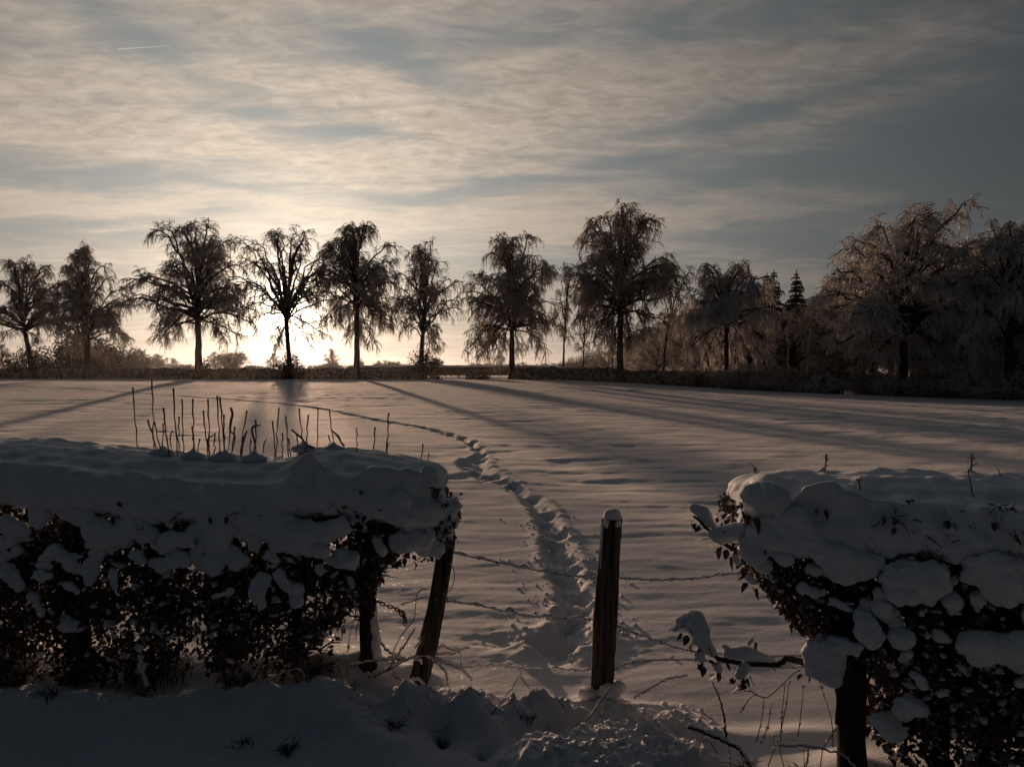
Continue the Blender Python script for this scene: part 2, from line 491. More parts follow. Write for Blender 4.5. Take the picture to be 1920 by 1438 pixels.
        for b in [(1045, 1225, 5.05, .13, .15), (1090, 1195, 5.35, .11, .16), (1010, 1195, 5.3, .12, .13), (1065, 1150, 5.8, .10, .13)]:
            dh += bumpat(xs, ys, b[0], b[1], b[2], b[3], b[4], -.085, 0, 1.3) + bumpat(xs, ys, b[0] + 6, b[1], b[2] - .02, b[3] * 1.5, b[4] * 1.5, .03)
        dh += bumpat(xs, ys, 940, 1195, 5.35, .26, .15, -.04) * (1 + .5 * perlin(xs / .1, ys / .1, 57))
        dh += np.exp(-((xs - .38) / .5) ** 2 - ((ys - 5.35) / .45) ** 2) * (.022 * perlin(xs / .13, ys / .12, 58) + .016 * np.abs(perlin(xs / .06, ys / .06, 59)))
        h[sel] += dh * (.55 + .45 * near_t)
    return h

def build_ground():
    rows = [-40, -25, -15, -8, -4, -1, .8, 1.8, 2.4, 2.8]
    y = 3.0
    while y < 92:
        rows.append(y)
        y += min(max(.012, y * y / 1500), .20 if y < 60 else .28)
    while y < 1500:
        rows.append(y); y *= 1.07
    rows = np.array(rows)
    u = np.linspace(-1, 1, 430)
    u = np.where(np.abs(u) < .9, u * .80 / .9, np.sign(u) * (.80 + (np.abs(u) - .9) / .1 * 1.9))
    W = np.maximum(np.abs(rows), 0) + np.where(rows < 3, 3 - np.minimum(rows, 3), 0) * .9 + .15
    X = u[None, :] * W[:, None]; Y = np.repeat(rows[:, None], len(u), 1)
    X = np.clip(X, -1300, 1300)
    Z = g_height(X.ravel(), Y.ravel())
    r, c = len(rows), len(u)
    i = (np.arange(r - 1)[:, None] * c + np.arange(c - 1)[None, :]).ravel()
    g = Geo().add(np.c_[X.ravel(), Y.ravel(), Z], quads=np.c_[i, i + 1, i + 1 + c, i + c])
    obj('snow_field', g.mesh('snow_field', M_SNOW), kind='structure')
    return r * c
print('ground verts', build_ground())
def gz(x, y):
    return float(g_height(np.array([float(x)]), np.array([float(y)]))[0])
# ---------------------------------------------------------------- trees
class Cfg:
    def __init__(s, **k):
        s.nl = 56; s.m2 = 11; s.m3 = 9; s.m4 = 4; s.droop = 1.0; s.leader = .9; s.vase = False
        s.tr = .030; s.twig = 1.0; s.lower = .28; s.limb = 1.0; s.inner = .28; s.l2 = 1.0; s.l3 = 1.0; s.wood = M_BARK; s.frost = M_TWIG
        s.lean = (0, 0); s.rise = .5
        s.__dict__.update(k)

def grow_tree(rng, H, fork, prof, trunk_pts, c):
    """wood and twig geometry of a bare, rimed tree standing at the origin.
    prof rows: (height, reach to -x, reach to +x); fork: height the first limbs leave at"""
    prof = np.array(sorted(prof), float)
    zmin, zmax = prof[0, 0], prof[-1, 0]
    tp = smooth_line(trunk_pts, 24)
    wood, twig = Geo(), Geo()
    tz = tp[:, 2]
    tr = .80 * c.tr * H * (1 - .90 * np.clip(tz / (H * c.leader), 0, 1) ** .85) + .02
    tr = tr * (1 + .55 * np.exp(-tz / (.025 * H)))
    tr = np.where(tz < fork * 1.05, np.maximum(tr, c.tr * H * .56), tr)
    tp[1:, :2] += rng.normal(0, .012 * H * .12, (23, 2))
    tubes(wood, tp, tr, 9, cap=True)
    def trunk_at(z):
        return np.stack([np.interp(z, tz, tp[:, 0]), np.interp(z, tz, tp[:, 1]), z], -1)
    def reach(z, az):
        l = np.interp(z, prof[:, 0], prof[:, 1]); r = np.interp(z, prof[:, 0], prof[:, 2])
        return np.where(np.cos(az) > 0, r, l) * np.abs(np.cos(az)) + (l + r) / 2 * (1 - np.abs(np.cos(az)))
    N = c.nl
    cand = np.linspace(zmin, zmax, 400)
    wgt = np.cumsum(np.interp(cand, prof[:, 0], prof[:, 1] + prof[:, 2]) + .15 * H); wgt /= wgt[-1]
    zt = rng.permutation(np.interp((np.arange(N) + rng.random(N)) / N, wgt, cand))
    zt[:3] = zmax * np.array([.995, .975, .95])
    az = (np.arange(N) * 2.39996 + rng.normal(0, .5, N)) % (2 * math.pi)
    front = (np.sin(az) < -.15) & (zt < fork + .12 * (H - fork))       # keep the bole in view under the crown
    zt = np.where(front, fork + rng.uniform(.12, .5, N) * (H - fork), zt)
    Rr = reach(zt, az)
    fr = np.where(rng.random(N) < c.inner, rng.uniform(.3, .75, N), rng.uniform(.82, 1.04, N))
    r = Rr * fr * 1.10
    out = np.stack([np.cos(az), np.sin(az), az * 0], -1)
    axis_x = 0.0
    tip = out * r[:, None]; tip[:, 2] = zt
    if c.vase:
        zs = fork * rng.uniform(.93, 1.12, N)
    else:
        zs = np.where(zt > fork * 1.15, fork + (zt - fork) * rng.uniform(.12, .62, N), fork + rng.uniform(0, c.lower, N) * (H - fork))
    zs = np.minimum(zs, H * c.leader * .97)
    p0 = trunk_at(zs)
    dz = zt - zs
    up = np.array([0, 0, 1.])
    dr = c.droop * (.10 * r + .02 * H)
    p1 = p0 + (tip - p0) * np.array([.28, .28, 0]) + up * (np.maximum(dz, .02 * H) * c.rise)[:, None]
    p2 = p0 + (tip - p0) * np.array([.78, .78, 0]) + up * (dz + dr)[:, None]
    k = 9
    L = bez(p0, p1, p2, tip, k)
    ln = np.linalg.norm(tip - p0, axis=1)
    t = np.linspace(0, 1, k)
    L += (rng.normal(0, 1, L.shape) * (.022 * ln)[:, None, None] * (np.sin(t * math.pi) ** .7)[None, :, None])
    r0 = np.clip(.021 * ln * c.limb, .025, .26 * c.tr * H)
    Rl = r0[:, None] * (1 - .80 * t[None, :]) + .018
    tubes(wood, L, Rl, 4)
    # a leader carries side branches too
    def spawn(par, n, t0, t1, length, spread, updir, grav, seg, ra, rb, follow=.55, lenfall=.35):
        M, kk = par.shape[:2]
        tt = rng.uniform(t0, t1, (M, n)) * (kk - 1)
        i = np.minimum(tt.astype(int), kk - 2); f = (tt - i)[..., None]
        A = par[np.arange(M)[:, None], i]; B = par[np.arange(M)[:, None], i + 1]
        s0 = (A * (1 - f) + B * f).reshape(-1, 3); tan = unit(B - A).reshape(-1, 3)
        q = rng.normal(0, 1, s0.shape); q = unit(q - (q * tan).sum(1, keepdims=True) * tan)
        d = unit(tan * follow + q * spread + up * updir)
        le = length * rng.uniform(.55, 1.25, len(s0)) * (1 - lenfall * (tt.ravel() / (kk - 1)))
        u = np.linspace(0, 1, seg + 1)[None, :, None]
        path = s0[:, None, :] + d[:, None, :] * (le[:, None, None] * u * (1 - .25 * u * min(grav, 1.2))) 
        path = path - up * (grav * le[:, None, None] * .55 * u ** 1.9)
        path[:, 1:] += rng.normal(0, .05, path[:, 1:].shape) * le[:, None, None] * .6
        R = (ra * (1 - u[..., 0]) + rb * u[..., 0]) * rng.uniform(.8, 1.2, (len(s0), 1))
        return path, R
    sc = H / 15
    lead = tp[tz > fork * 1.1][None] if (tz > fork * 1.1).sum() > 3 and not c.vase else None
    B2, R2 = spawn(L, c.m2, .36, 1.0, 1.75 * sc * c.l2, .8, .12, .45 * c.droop, 5, .040 * sc * c.twig, .016 * sc * c.twig)
    if lead is not None:
        b, r_ = spawn(lead, 12, .3, 1.0, 1.9 * sc * c.l2, .9, .3, .5 * c.droop, 5, .045 * sc * c.twig, .016 * sc * c.twig, .3)
        B2, R2 = np.concatenate([B2, b]), np.concatenate([R2, r_])
    tubes(wood, B2, R2, 3)
    B3, R3 = spawn(B2, c.m3, .12, 1.0, .88 * sc * c.l3, .55, -.22, .95 * c.droop, 2, .026 * sc * c.twig, .013 * sc * c.twig, .5, .15)
    tubes(twig, B3, R3, 3)
    if c.m4:
        B4, R4 = spawn(B3, c.m4, .15, 1.0, .36 * sc, .6, -.35, .5 * c.droop, 1, .02, .01, .5, .1)
        w = unit(rng.normal(0, 1, (len(B4), 3))) * (.020 * sc * c.twig)
        v = np.stack([B4[:, 0] - w, B4[:, 0] + w, B4[:, 1]], 1)
        twig.add(v, tris=np.arange(len(B4) * 3).reshape(-1, 3))
    return wood, twig

def tree_at(name, label, px, py_base, py_top, depth, fork_py, prof_px, seed, trunk_px=None, group=None, cat='tree', sink=.15, **kw):
    """a tree whose crown reach is given as (py, left px, right px) rows"""
    s = depth / 1440.0
    c = Cfg(**kw)
    base = P(px, py_base, depth)
    base[2] = gz(base[0], depth) - sink
    z_of = lambda py: P(px, py, depth)[2] - base[2]
    H = z_of(py_top)
    fork = z_of(fork_py)
    prof = [(z_of(y), (px - l) * s, (r - px) * s) for (y, l, r) in prof_px]
    if trunk_px is None:
        trunk_px = [(px, py_base), (px, fork_py), (px, (fork_py + py_top) / 2), (px, py_top + (py_base - py_top) * (1 - c.leader))]
    tp = [((x - px) * s, 0.0 if i == 0 else (i % 2) * .1, 0 if i == 0 else z_of(y)) for i, (x, y) in enumerate(trunk_px)]
    rng = np.random.default_rng(seed)
    wood, twig = grow_tree(rng, H, fork, prof, tp, c)
    t = thing(name, label, cat, base, group)
    obj('trunk', wood.mesh(name + '_trunk', c.wood), t)
    obj('crown', twig.mesh(name + '_crown', c.frost), t)
    return t

NROW = 'rimed trees standing along the far hedge'
row = [
 dict(name='beech_tree', label='frosted tree at the left edge of the field with its pale trunk leaning left', px=62, py_base=702, py_top=487, depth=85, fork_py=628,
      prof_px=[(655, -20, 95), (630, -45, 118), (580, -60, 122), (530, -50, 112), (505, -40, 85), (487, -5, 50)], seed=1,
      trunk_px=[(62, 702), (52, 650), (45, 610), (38, 560), (35, 505)], nl=51),
 dict(name='beech_tree', label='narrow pointed frosted tree, second from the left edge', px=163, py_base=702, py_top=463, depth=84, fork_py=640,
      prof_px=[(665, 110, 215), (640, 105, 232), (600, 108, 236), (560, 112, 240), (530, 118, 228), (505, 128, 205), (485, 138, 180), (463, 148, 156)], seed=2, nl=58, leader=.97),
 dict(name='beech_tree', label='broad frosted tree with spreading black limbs, left of the sun', px=372, py_base=702, py_top=424, depth=82, fork_py=607,
      prof_px=[(640, 300, 430), (620, 262, 462), (590, 250, 474), (550, 254, 462), (500, 262, 450), (460, 262, 440), (440, 276, 428), (424, 360, 412)], seed=3, nl=63, tr=.033, rise=.62, lower=.2, limb=1.1, droop=.8,
      trunk_px=[(372, 702), (372, 640), (371, 590), (374, 520), (372, 450)]),
 dict(name='beech_tree', label='vase shaped tree with the low sun behind its fork', px=541, py_base=712, py_top=430, depth=80, fork_py=598,
      prof_px=[(650, 490, 590), (610, 470, 612), (570, 452, 618), (520, 444, 622), (480, 446, 615), (450, 455, 605), (430, 500, 592)], seed=4, nl=53, vase=True, leader=.5, rise=.62, tr=.026, droop=.8, limb=.9, m2=8, m3=7,
      trunk_px=[(545, 712), (541, 660), (538, 615), (537, 590)]),
 dict(name='beech_tree', label='frosted tree just right of the sun with a straight dark trunk', px=669, py_base=712, py_top=420, depth=80, fork_py=585,
      prof_px=[(640, 625, 695), (610, 604, 730), (570, 598, 746), (520, 602, 748), (480, 606, 744), (450, 628, 728), (432, 645, 704), (420, 655, 690)], seed=5, nl=58, tr=.028),
 dict(name='beech_tree', label='slender drooping tree rising out of a dark evergreen bush', px=791, py_base=712, py_top=456, depth=79, fork_py=640,
      prof_px=[(662, 764, 815), (640, 745, 842), (600, 752, 850), (560, 748, 862), (520, 744, 870), (490, 760, 852), (470, 766, 815), (456, 770, 812)], seed=6, nl=45, tr=.026, leader=.95, m2=9, m3=7,
      trunk_px=[(790, 712), (791, 650), (797, 590), (796, 530), (790, 470)]),
 dict(name='beech_tree', label='wide conical weeping tree right of the picture middle on its own', px=960, py_base=712, py_top=437, depth=77, fork_py=620,
      prof_px=[(680, 900, 1022), (650, 866, 1046), (610, 866, 1056), (560, 880, 1062), (520, 888, 1050), (490, 905, 1015), (460, 925, 1003), (437, 945, 1000)], seed=7, nl=73, tr=.028, leader=.95, m3=9, droop=1.15),
 dict(name='beech_tree', label='tallest frosted tree of the row with a heavy dense crown', px=1163, py_base=719, py_top=392, depth=70, fork_py=585,
      prof_px=[(645, 1095, 1235), (610, 1078, 1262), (570, 1075, 1275), (520, 1078, 1270), (490, 1082, 1256), (470, 1085, 1225), (430, 1100, 1222), (405, 1118, 1218), (392, 1150, 1205)], seed=8, nl=77, tr=.028, leader=.96, m3=9,
      frost=M_TWIG),
 dict(name='weeping_tree', label='squat weeping frosted tree left of the dark spruces', px=1362, py_base=724, py_top=494, depth=63, fork_py=615,
      prof_px=[(690, 1300, 1436), (650, 1290, 1446), (600, 1288, 1452), (560, 1296, 1446), (530, 1308, 1438), (510, 1318, 1428), (494, 1325, 1415)], inner=.15, seed=19, nl=63, tr=.03, m3=10, droop=1.5, l3=1.3, frost=M_TWIGR),
 dict(name='beech_tree', label='huge frosted tree with a thick black trunk in the right hand wood', px=1694, py_base=744, py_top=398, depth=54, fork_py=630,
      prof_px=[(705, 1600, 1790), (660, 1572, 1830), (600, 1556, 1840), (540, 1550, 1838), (500, 1572, 1830), (460, 1600, 1822), (430, 1630, 1815), (398, 1700, 1812)], seed=10, nl=81, tr=.034, m2=12, m3=10, droop=.62, l3=1.15, twig=1.2, frost=M_TWIGR, limb=1.1),
 dict(name='beech_tree', label='big frosted tree cut by the right picture edge', px=1892, py_base=752, py_top=414, depth=49, fork_py=640,
      prof_px=[(715, 1835, 1990), (660, 1822, 2010), (600, 1820, 2020), (540, 1822, 2010), (480, 1826, 1990), (440, 1845, 1970), (414, 1870, 1930)], seed=11, nl=71, tr=.036, m2=12, m3=9, droop=1.2, l3=1.15, frost=M_TWIGR),
]
for r_ in row:
    tree_at(group=NROW, **r_)
thin = [
 dict(name='young_tree', label='thin bare tree standing in the gap left of the tallest tree', px=1057, py_base=700, py_top=497, depth=84, fork_py=650,
      prof_px=[(640, 1045, 1070), (580, 1040, 1078), (530, 1045, 1078), (497, 1062, 1074)], seed=21, trunk_px=[(1056, 700), (1058, 640), (1062, 580), (1068, 510)]),
 dict(name='young_tree', label='small thin bare tree close left of the tallest trunk', px=1093, py_base=700, py_top=565, depth=84, fork_py=670,
      prof_px=[(655, 1080, 1106), (600, 1074, 1116), (565, 1088, 1100)], seed=22, trunk_px=[(1092, 700), (1095, 650), (1094, 580)]),
 dict(name='young_tree', label='thin bare tree tucked against the left side of the tallest trunk', px=1148, py_base=702, py_top=590, depth=80, fork_py=670,
      prof_px=[(660, 1136, 1160), (620, 1132, 1162), (590, 1144, 1152)], seed=23),
 dict(name='birch_tree', label='slim birch leaning right between the tallest tree and the wood', px=1243, py_base=706, py_top=505, depth=72, fork_py=640,
      prof_px=[(640, 1232, 1262), (580, 1228, 1296), (540, 1236, 1306), (505, 1262, 1302)], seed=24,
      trunk_px=[(1242, 706), (1247, 650), (1258, 590), (1276, 520)]),
 dict(name='birch_tree', label='low frosted birch with a sunlit trunk under the two joined spruces', px=1438, py_base=708, py_top=590, depth=70, fork_py=640,
      prof_px=[(670, 1415, 1450), (630, 1400, 1462), (605, 1410, 1450), (590, 1428, 1440)], seed=25, wood=M_BIRCH, frost=M_TWIGR, trunk_px=[(1436, 708), (1440, 650), (1446, 600)]),
 dict(name='birch_tree', label='frosted birch with a sunlit trunk below the single spruce', px=1478, py_base=704, py_top=582, depth=69, fork_py=636,
      prof_px=[(660, 1458, 1500), (620, 1448, 1508), (598, 1458, 1498), (582, 1470, 1486)], seed=26, wood=M_BIRCH, frost=M_TWIGR),
 dict(name='birch_tree', label='brightest sunlit birch trunk at the dark mouth of the wood', px=1518, py_base=708, py_top=575, depth=67, fork_py=618,
      prof_px=[(650, 1500, 1560), (610, 1498, 1575), (590, 1505, 1555), (575, 1515, 1535)], seed=27, wood=M_BIRCH, frost=M_TWIGR, trunk_px=[(1514, 708), (1516, 660), (1520, 610), (1524, 585)]),
 dict(name='birch_tree', label='slim sunlit birch just left of the huge black trunk', px=1604, py_base=712, py_top=600, depth=62, fork_py=640,
      prof_px=[(670, 1585, 1625), (640, 1580, 1635), (615, 1590, 1622), (600, 1600, 1612)], seed=28, wood=M_BIRCH, frost=M_TWIGR),
]
for r_ in thin:
    tree_at(nl=16, m2=7, m3=6, m4=2, tr=.017 if r_['name'] == 'birch_tree' else .012, leader=.95, limb=.6, l2=.8, l3=.9, **r_)

# spruces: a mast with whorls of snowy drooping boughs
def spruce_geo(rng, H, R, n=30):
    wood, ndl = Geo(), Geo()
    tubes(wood, [(0, 0, 0), (0, 0, H * .5), (0, 0, H)], [.02 * H, .012 * H, .003 * H], 6)
    for i in range(n):
        f = (i + .5) / n
        z = H * (.10 + .88 * f ** .96) + rng.normal(0, .006 * H)
        reach = R * (1 - (z / H)) ** .82 * rng.uniform(.85, 1.12) + .015 * H
        m = 9 if f < .6 else 6
        for a in np.arange(m) / m * 2 * math.pi + rng.uniform(0, 6):
            L = reach * rng.uniform(.65, 1.15)
            k = 6
            t = np.linspace(0, 1, k)
            d = np.array([math.cos(a), math.sin(a), 0]); side = np.array([-d[1], d[0], 0])
            sp = d * (t * L)[:, None] + np.array([0, 0, 1.]) * (z + L * (.18 * t - .52 * t ** 2 + .20 * t ** 3))[:, None]
            w = (.30 * L * np.sin(np.clip(t * .95 + .05, 0, 1) * math.pi) ** .7 + .02)[:, None]
            V = []; F = []
            for j in range(k):
                jj = rng.uniform(.6, 1.3, 2)
                V += [sp[j] + side * w[j] * jj[0] - [0, 0, .35 * float(w[j][0])], sp[j] + [0, 0, .06 * L], sp[j] - side * w[j] * jj[1] - [0, 0, .35 * float(w[j][0])]]
            for j in range(k - 1):
                b = j * 3
                F += [(b, b + 1, b + 4, b + 3), (b + 1, b + 2, b + 5, b + 4)]
            ndl.add(V, quads=F)
            # hanging sprays
            q = 16
            tt = rng.uniform(.1, 1, q); c0 = d * (tt * L)[:, None] + np.array([0, 0, 1.]) * (z + L * (.18 * tt - .52 * tt ** 2 + .2 * tt ** 3))[:, None]
            c0 += side * (rng.uniform(-1, 1, q) * .22 * L * (1 - tt * .6))[:, None]
            e = c0 + d * (.10 * L) + rng.normal(0, .06 * L, (q, 3)) - np.array([0, 0, 1.]) * (.26 * L + .014 * H)
            wv = unit(rng.normal(0, 1, (q, 3))) * (.055 * L + .01)
            ndl.add(np.stack([c0 - wv, c0 + wv, e], 1), tris=np.arange(q * 3).reshape(-1, 3))
    return wood, ndl
def spruce(label, px, py_top, depth, half_px, base_py, seed, group='dark spruces above the wood'):
    s = depth / 1440
    b = P(px, base_py, depth); b[2] = gz(b[0], depth) - .1
    H = P(px, py_top, depth)[2] - b[2]
    w, n = spruce_geo(np.random.default_rng(seed), H, half_px * s)
    t = thing('spruce_tree', label, 'tree', b, group)
    obj('trunk', w.mesh('spruce_trunk', M_BARK), t); obj('needles', n.mesh('spruce_needles', M_CONIFER), t)
    return t
spruce('taller of the two joined dark spruces', 1450, 505, 76, 52, 720, 31)
spruce('shorter spruce leaning on its taller twin at its left', 1437, 510, 77, 46, 720, 32)
spruce('single dark snow-laden spruce standing free against the sky', 1492, 506, 76, 58, 720, 33)
spruce('small dark spruce tip right of the free standing spruce', 1546, 532, 84, 42, 720, 34)
spruce('spruce tip half hidden in the huge frosted tree', 1563, 505, 80, 40, 720, 35)

# ---------------------------------------------------------------- shared tree shapes for the wood and the distance
def proto(seed, H, fork, prof, **kw):
    c = Cfg(**kw)
    tp = [(0, 0, 0), (.02 * H, 0, fork), (-.01 * H, .01 * H, H * .6), (0, 0, H * c.leader)]
    w, t = grow_tree(np.random.default_rng(seed), H, fork, prof, tp, c)
    return w.mesh('wood_tree_trunk', c.wood), t.mesh('wood_tree_crown', c.frost)
pv = []
for i in range(4):
    pv.append(proto(60 + i, 10, 2.2, [(1.2, 2.0, 2.0), (3, 3.2, 3.0), (5.5, 3.3, 3.4), (8, 2.3, 2.4), (9.4, 1.2, 1.2), (10, .4, .4)],
                    nl=42, m2=9, m3=8, m4=3, tr=.022, droop=(1.0, .45, .3, .75)[i], twig=1.5, l3=1.2, frost=M_TWIGR))
# leafless rounded bushes: many arching stems from the ground
def bush_geo(rng, H, R, n=60, twig=.018, tw_n=10, arch=.8):
    wood, tw = Geo(), Geo()
    az = rng.uniform(0, 2 * math.pi, n); rr = R * rng.uniform(.25, 1.0, n) ** .7
    hh = H * np.sqrt(np.clip(1 - (rr / R) ** 2 * .85, .05, 1)) * rng.uniform(.75, 1.02, n)
    o = np.stack([np.cos(az), np.sin(az), az * 0], -1)
    p0 = o * (rng.uniform(0, .25, n) * R)[:, None]
    p3 = o * rr[:, None]; p3[:, 2] = hh
    p1 = p0 + (p3 - p0) * [.15, .15, .6]; p2 = p0 + (p3 - p0) * [.6, .6, 1.0] + np.array([0, 0, 1.]) * (.10 * H * arch)
    L = bez(p0, p1, p2, p3, 7)
    tubes(wood, L, np.linspace(.02 * H, .007 * H, 7)[None], 3)
    i = rng.integers(1, 7, (n, tw_n)); s0 = L[np.arange(n)[:, None], i].reshape(-1, 3)
    d = unit(rng.normal(0, 1, s0.shape) + unit(s0 * [1, 1, .3]) * .9 + [0, 0, .1])
    le = rng.uniform(.10, .26, len(s0))[:, None, None] * H
    u = np.linspace(0, 1, 4)[None, :, None]
    path = s0[:, None] + d[:, None] * le * u - np.array([0, 0, 1.]) * le * .5 * u ** 2 * arch
    tubes(tw, path, np.linspace(twig * H, twig * .5 * H, 4)[None], 3)
    j = rng.integers(1, 4, (len(s0), 3)); a = path[np.arange(len(s0))[:, None], j].reshape(-1, 3)
    e = a + unit(rng.normal(0, 1, a.shape) - [0, 0, .3 * arch]) * .085 * H
    wv = unit(rng.normal(0, 1, a.shape)) * twig * 1.1 * H
    tw.add(np.stack([a - wv, a + wv, e], 1), tris=np.arange(len(a) * 3).reshape(-1, 3))
    return wood, tw
bv = []
for i in range(4):
    w, t = bush_geo(np.random.default_rng(80 + i), 1.0, .9, 80, .012, 12, 1.0 if i % 2 else .4)
    bv.append((w.mesh('bush_stems', M_BARK), t.mesh('bush_twigs', M_FROSTDARK if i < 2 else M_TWIGR)))

def place(protos, i, name, label, cat, group, px, py_base, py_top, depth, wide=1.0, parts=('trunk', 'crown'), h0=10.0, rot=None, mats=None, sink=.1):
    b = P(px, py_base, depth); b[2] = gz(b[0], depth) - sink
    H = P(px, py_top, depth)[2] - b[2]
    t = thing(name, label, cat, b, group)
    s = H / h0
    t.scale = (s * wide, s * wide, s)
    t.rotation_euler = (0, 0, rot if rot is not None else (i * 2.1) % 6.28)
    me = protos[i % len(protos)]
    for k, p_ in enumerate(parts):
        o = obj(p_, me[k], t)
        if mats and mats[k]:
            o.material_slots[0].link = 'OBJECT'; o.material_slots[0].material = mats[k]
    return t
rng = np.random.default_rng(5)
WOOD = 'frosted trees packed in the right hand wood'
wl = 'frosted tree massed in the dark wood at the right'
k = 0
for layer, (dep, lift, n) in enumerate([(74, 0, 15), (92, -8, 14), (112, -22, 12)]):
    for q in range(n):
        px = 1190 + (q + rng.uniform(-.3, .3)) * (900 / n)
        top = np.interp(px, [1150, 1210, 1300, 1400, 1480, 1560, 1650, 1800, 2100], [650, 622, 580, 560, 588, 548, 478, 490, 480]) + rng.uniform(-8, 22) + lift * .6
        if 1500 < px < 1580 and layer == 0: top += 60
        d = dep + rng.uniform(-5, 5) + np.interp(px, [1190, 1500, 2000], [14, 0, -10])
        place(pv, k, 'woodland_tree', wl, 'tree', WOOD, px, 716, top, d, rng.uniform(1.05, 1.5)); k += 1
for (px, top, d, wd), od in zip([(1118, 668, 120, 1.6), (1142, 655, 115, 1.6), (1172, 640, 108, 1.6), (1205, 622, 100, 1.4), (1236, 612, 96, 1.4), (1268, 600, 92, 1.4)], ('first', 'second', 'third', 'fourth', 'fifth', 'sixth')):
    place(pv, k, 'woodland_tree', od + ' low pale frosted tree right of the tallest trunk, counted from the left', 'tree', 'pale low trees on the left flank of the wood', px, 700, top, d, wd); k += 1
ORD = ['first', 'second', 'third', 'fourth', 'fifth', 'sixth', 'seventh', 'eighth', 'ninth', 'tenth', 'eleventh', 'twelfth', 'thirteenth', 'fourteenth', 'fifteenth',
       'sixteenth', 'seventeenth', 'eighteenth', 'nineteenth', 'twentieth'] + ['twenty-' + q for q in ('first', 'second', 'third', 'fourth', 'fifth', 'sixth', 'seventh', 'eighth', 'ninth')] + ['thirtieth', 'thirty-first', 'thirty-second']
for (px, top, d, wd, lb) in [(1562, 548, 72, 1.2, 'feathery frosted tree rising left of the huge tree, the lowest of three'), (1600, 505, 70, 1.15, 'feathery frosted tree rising left of the huge tree, the middle of three'),
                      (1640, 455, 68, 1.1, 'feathery frosted tree rising left of the huge tree, the tallest of three')]:
    place([pv[1], pv[2]], k, 'woodland_tree', lb, 'tree', None, px, 720, top, d, wd); k += 1
for (px, top, d, wd, lb) in [(1820, 450, 66, 1.2, 'frosted crown filling the gap between the two biggest trees at the right'), (1322, 575, 76, 1.2, 'frosted tree behind the left shoulder of the squat weeping tree'),
                      (1408, 548, 74, 1.1, 'frosted tree between the squat weeping tree and the joined spruces')]:
    place([pv[1], pv[2]], k, 'woodland_tree', lb, 'tree', None, px, 720, top, d, wd); k += 1
# frosted scrub along the foot of the wood
k = 0
for px in np.arange(1285, 2080, 27):
    if 1568 < px < 1592: continue
    px = px + rng.uniform(-9, 9)
    d = np.interp(px, [1285, 1362, 1560, 1692, 1890, 2100], [66, 62, 56.5, 53.5, 48.5, 44]) + rng.uniform(.2, 2.5)
    top = np.interp(px, [1285, 1400, 1480, 1560, 1640, 2000], [688, 690, 680, 712, 700, 690]) + rng.uniform(-8, 10)
    place(bv, k, 'frosted_shrub', ORD[k] + ' frosted shrub from the left along the foot of the wood', 'shrub', 'frosted shrubs at the foot of the wood', px, 735, top, d, 1.25 + rng.uniform(-.2, .3), ('stems', 'twigs'), 1.0); k += 1
# ---------------------------------------------------------------- hedges across the field
def hedge_geo(rng, line, h, w, per_m, lift=0.0, leaf=.07, ragged=.12, stems=0):
    """clipped rimed hedge following a ground line (world xy): hull + crowds of twig tips"""
    n = max(4, int(np.linalg.norm(np.diff(line, axis=0), axis=1).sum() / .5))
    L = smooth_line(np.c_[line, line[:, 0] * 0], n)[:, :2]
    zg = g_height(L[:, 0], L[:, 1], False)
    tan = np.gradient(L, axis=0); tan = unit(tan); nor = np.c_[-tan[:, 1], tan[:, 0]]
    m = 11
    a = np.linspace(0, math.pi, m)
    cx = -np.sign(np.cos(a)) * np.abs(np.cos(a)) ** .55 * w / 2; cz = np.abs(np.sin(a)) ** .55 * (h - lift)
    hj = 1 + .10 * perlin(np.arange(n) / 5.0, np.arange(n) * 0 + .3, int(rng.integers(99)))[:, None]
    off = cx[None] * (1 + ragged * rng.normal(0, 1, (n, m))) * .9
    z = zg[:, None] - .1 + lift + cz[None] * hj * (1 + ragged * .5 * rng.normal(0, 1, (n, m))) * .93
    V = np.stack([L[:, None, 0] + nor[:, None, 0] * off, L[:, None, 1] + nor[:, None, 1] * off, z], -1)
    i = (np.arange(n - 1)[:, None] * m + np.arange(m - 1)[None]).ravel()
    g = Geo().add(V, quads=np.c_[i, i + 1, i + 1 + m, i + m])
    for e in (0, n - 1):
        c = V[e].mean(0); r = np.vstack([V[e], c])
        g.add(r, tris=[(j, j + 1, m) if e == 0 else (j + 1, j, m) for j in range(m - 1)])
    t = Geo()
    K = int(n * .5 * per_m)
    k = rng.integers(0, n - 1, K); f = rng.random(K)
    q = rng.random(K) * (m - 1); j = np.minimum(q.astype(int), m - 2); fq = (q - j)[:, None]
    c0 = V[k, j] * (1 - fq) + V[k, j + 1] * fq; c1 = V[k + 1, j] * (1 - fq) + V[k + 1, j + 1] * fq
    c = c0 * (1 - f[:, None]) + c1 * f[:, None]
    o3 = np.c_[nor[k] * np.interp(q, [0, m - 1], [-1, 1])[:, None], 0.35 + 0 * q]
    d = unit(o3 + rng.normal(0, .7, (K, 3)))
    c = c - d * .05
    wv = unit(rng.normal(0, 1, (K, 3))) * leaf * .45
    e = c + d * (leaf * rng.uniform(1.2, 3.2, K))[:, None]
    t.add(np.stack([c - wv, c + wv, e], 1), tris=np.arange(K * 3).reshape(-1, 3))
    s = Geo()
    if stems:
        ks = rng.integers(0, n, int(n * .5 * stems))
        p0 = np.c_[L[ks] + rng.normal(0, w * .2, (len(ks), 2)), zg[ks] - .1]
        p1 = p0 + np.c_[rng.normal(0, .1, (len(ks), 2)), lift + .35 + 0 * ks]
        tubes(s, np.stack([p0, p1], 1), .035, 4)
    return g, t, s
def line_px(pts):
    return np.array([[(px - 960) / 1440 * d, d] for px, d in pts])
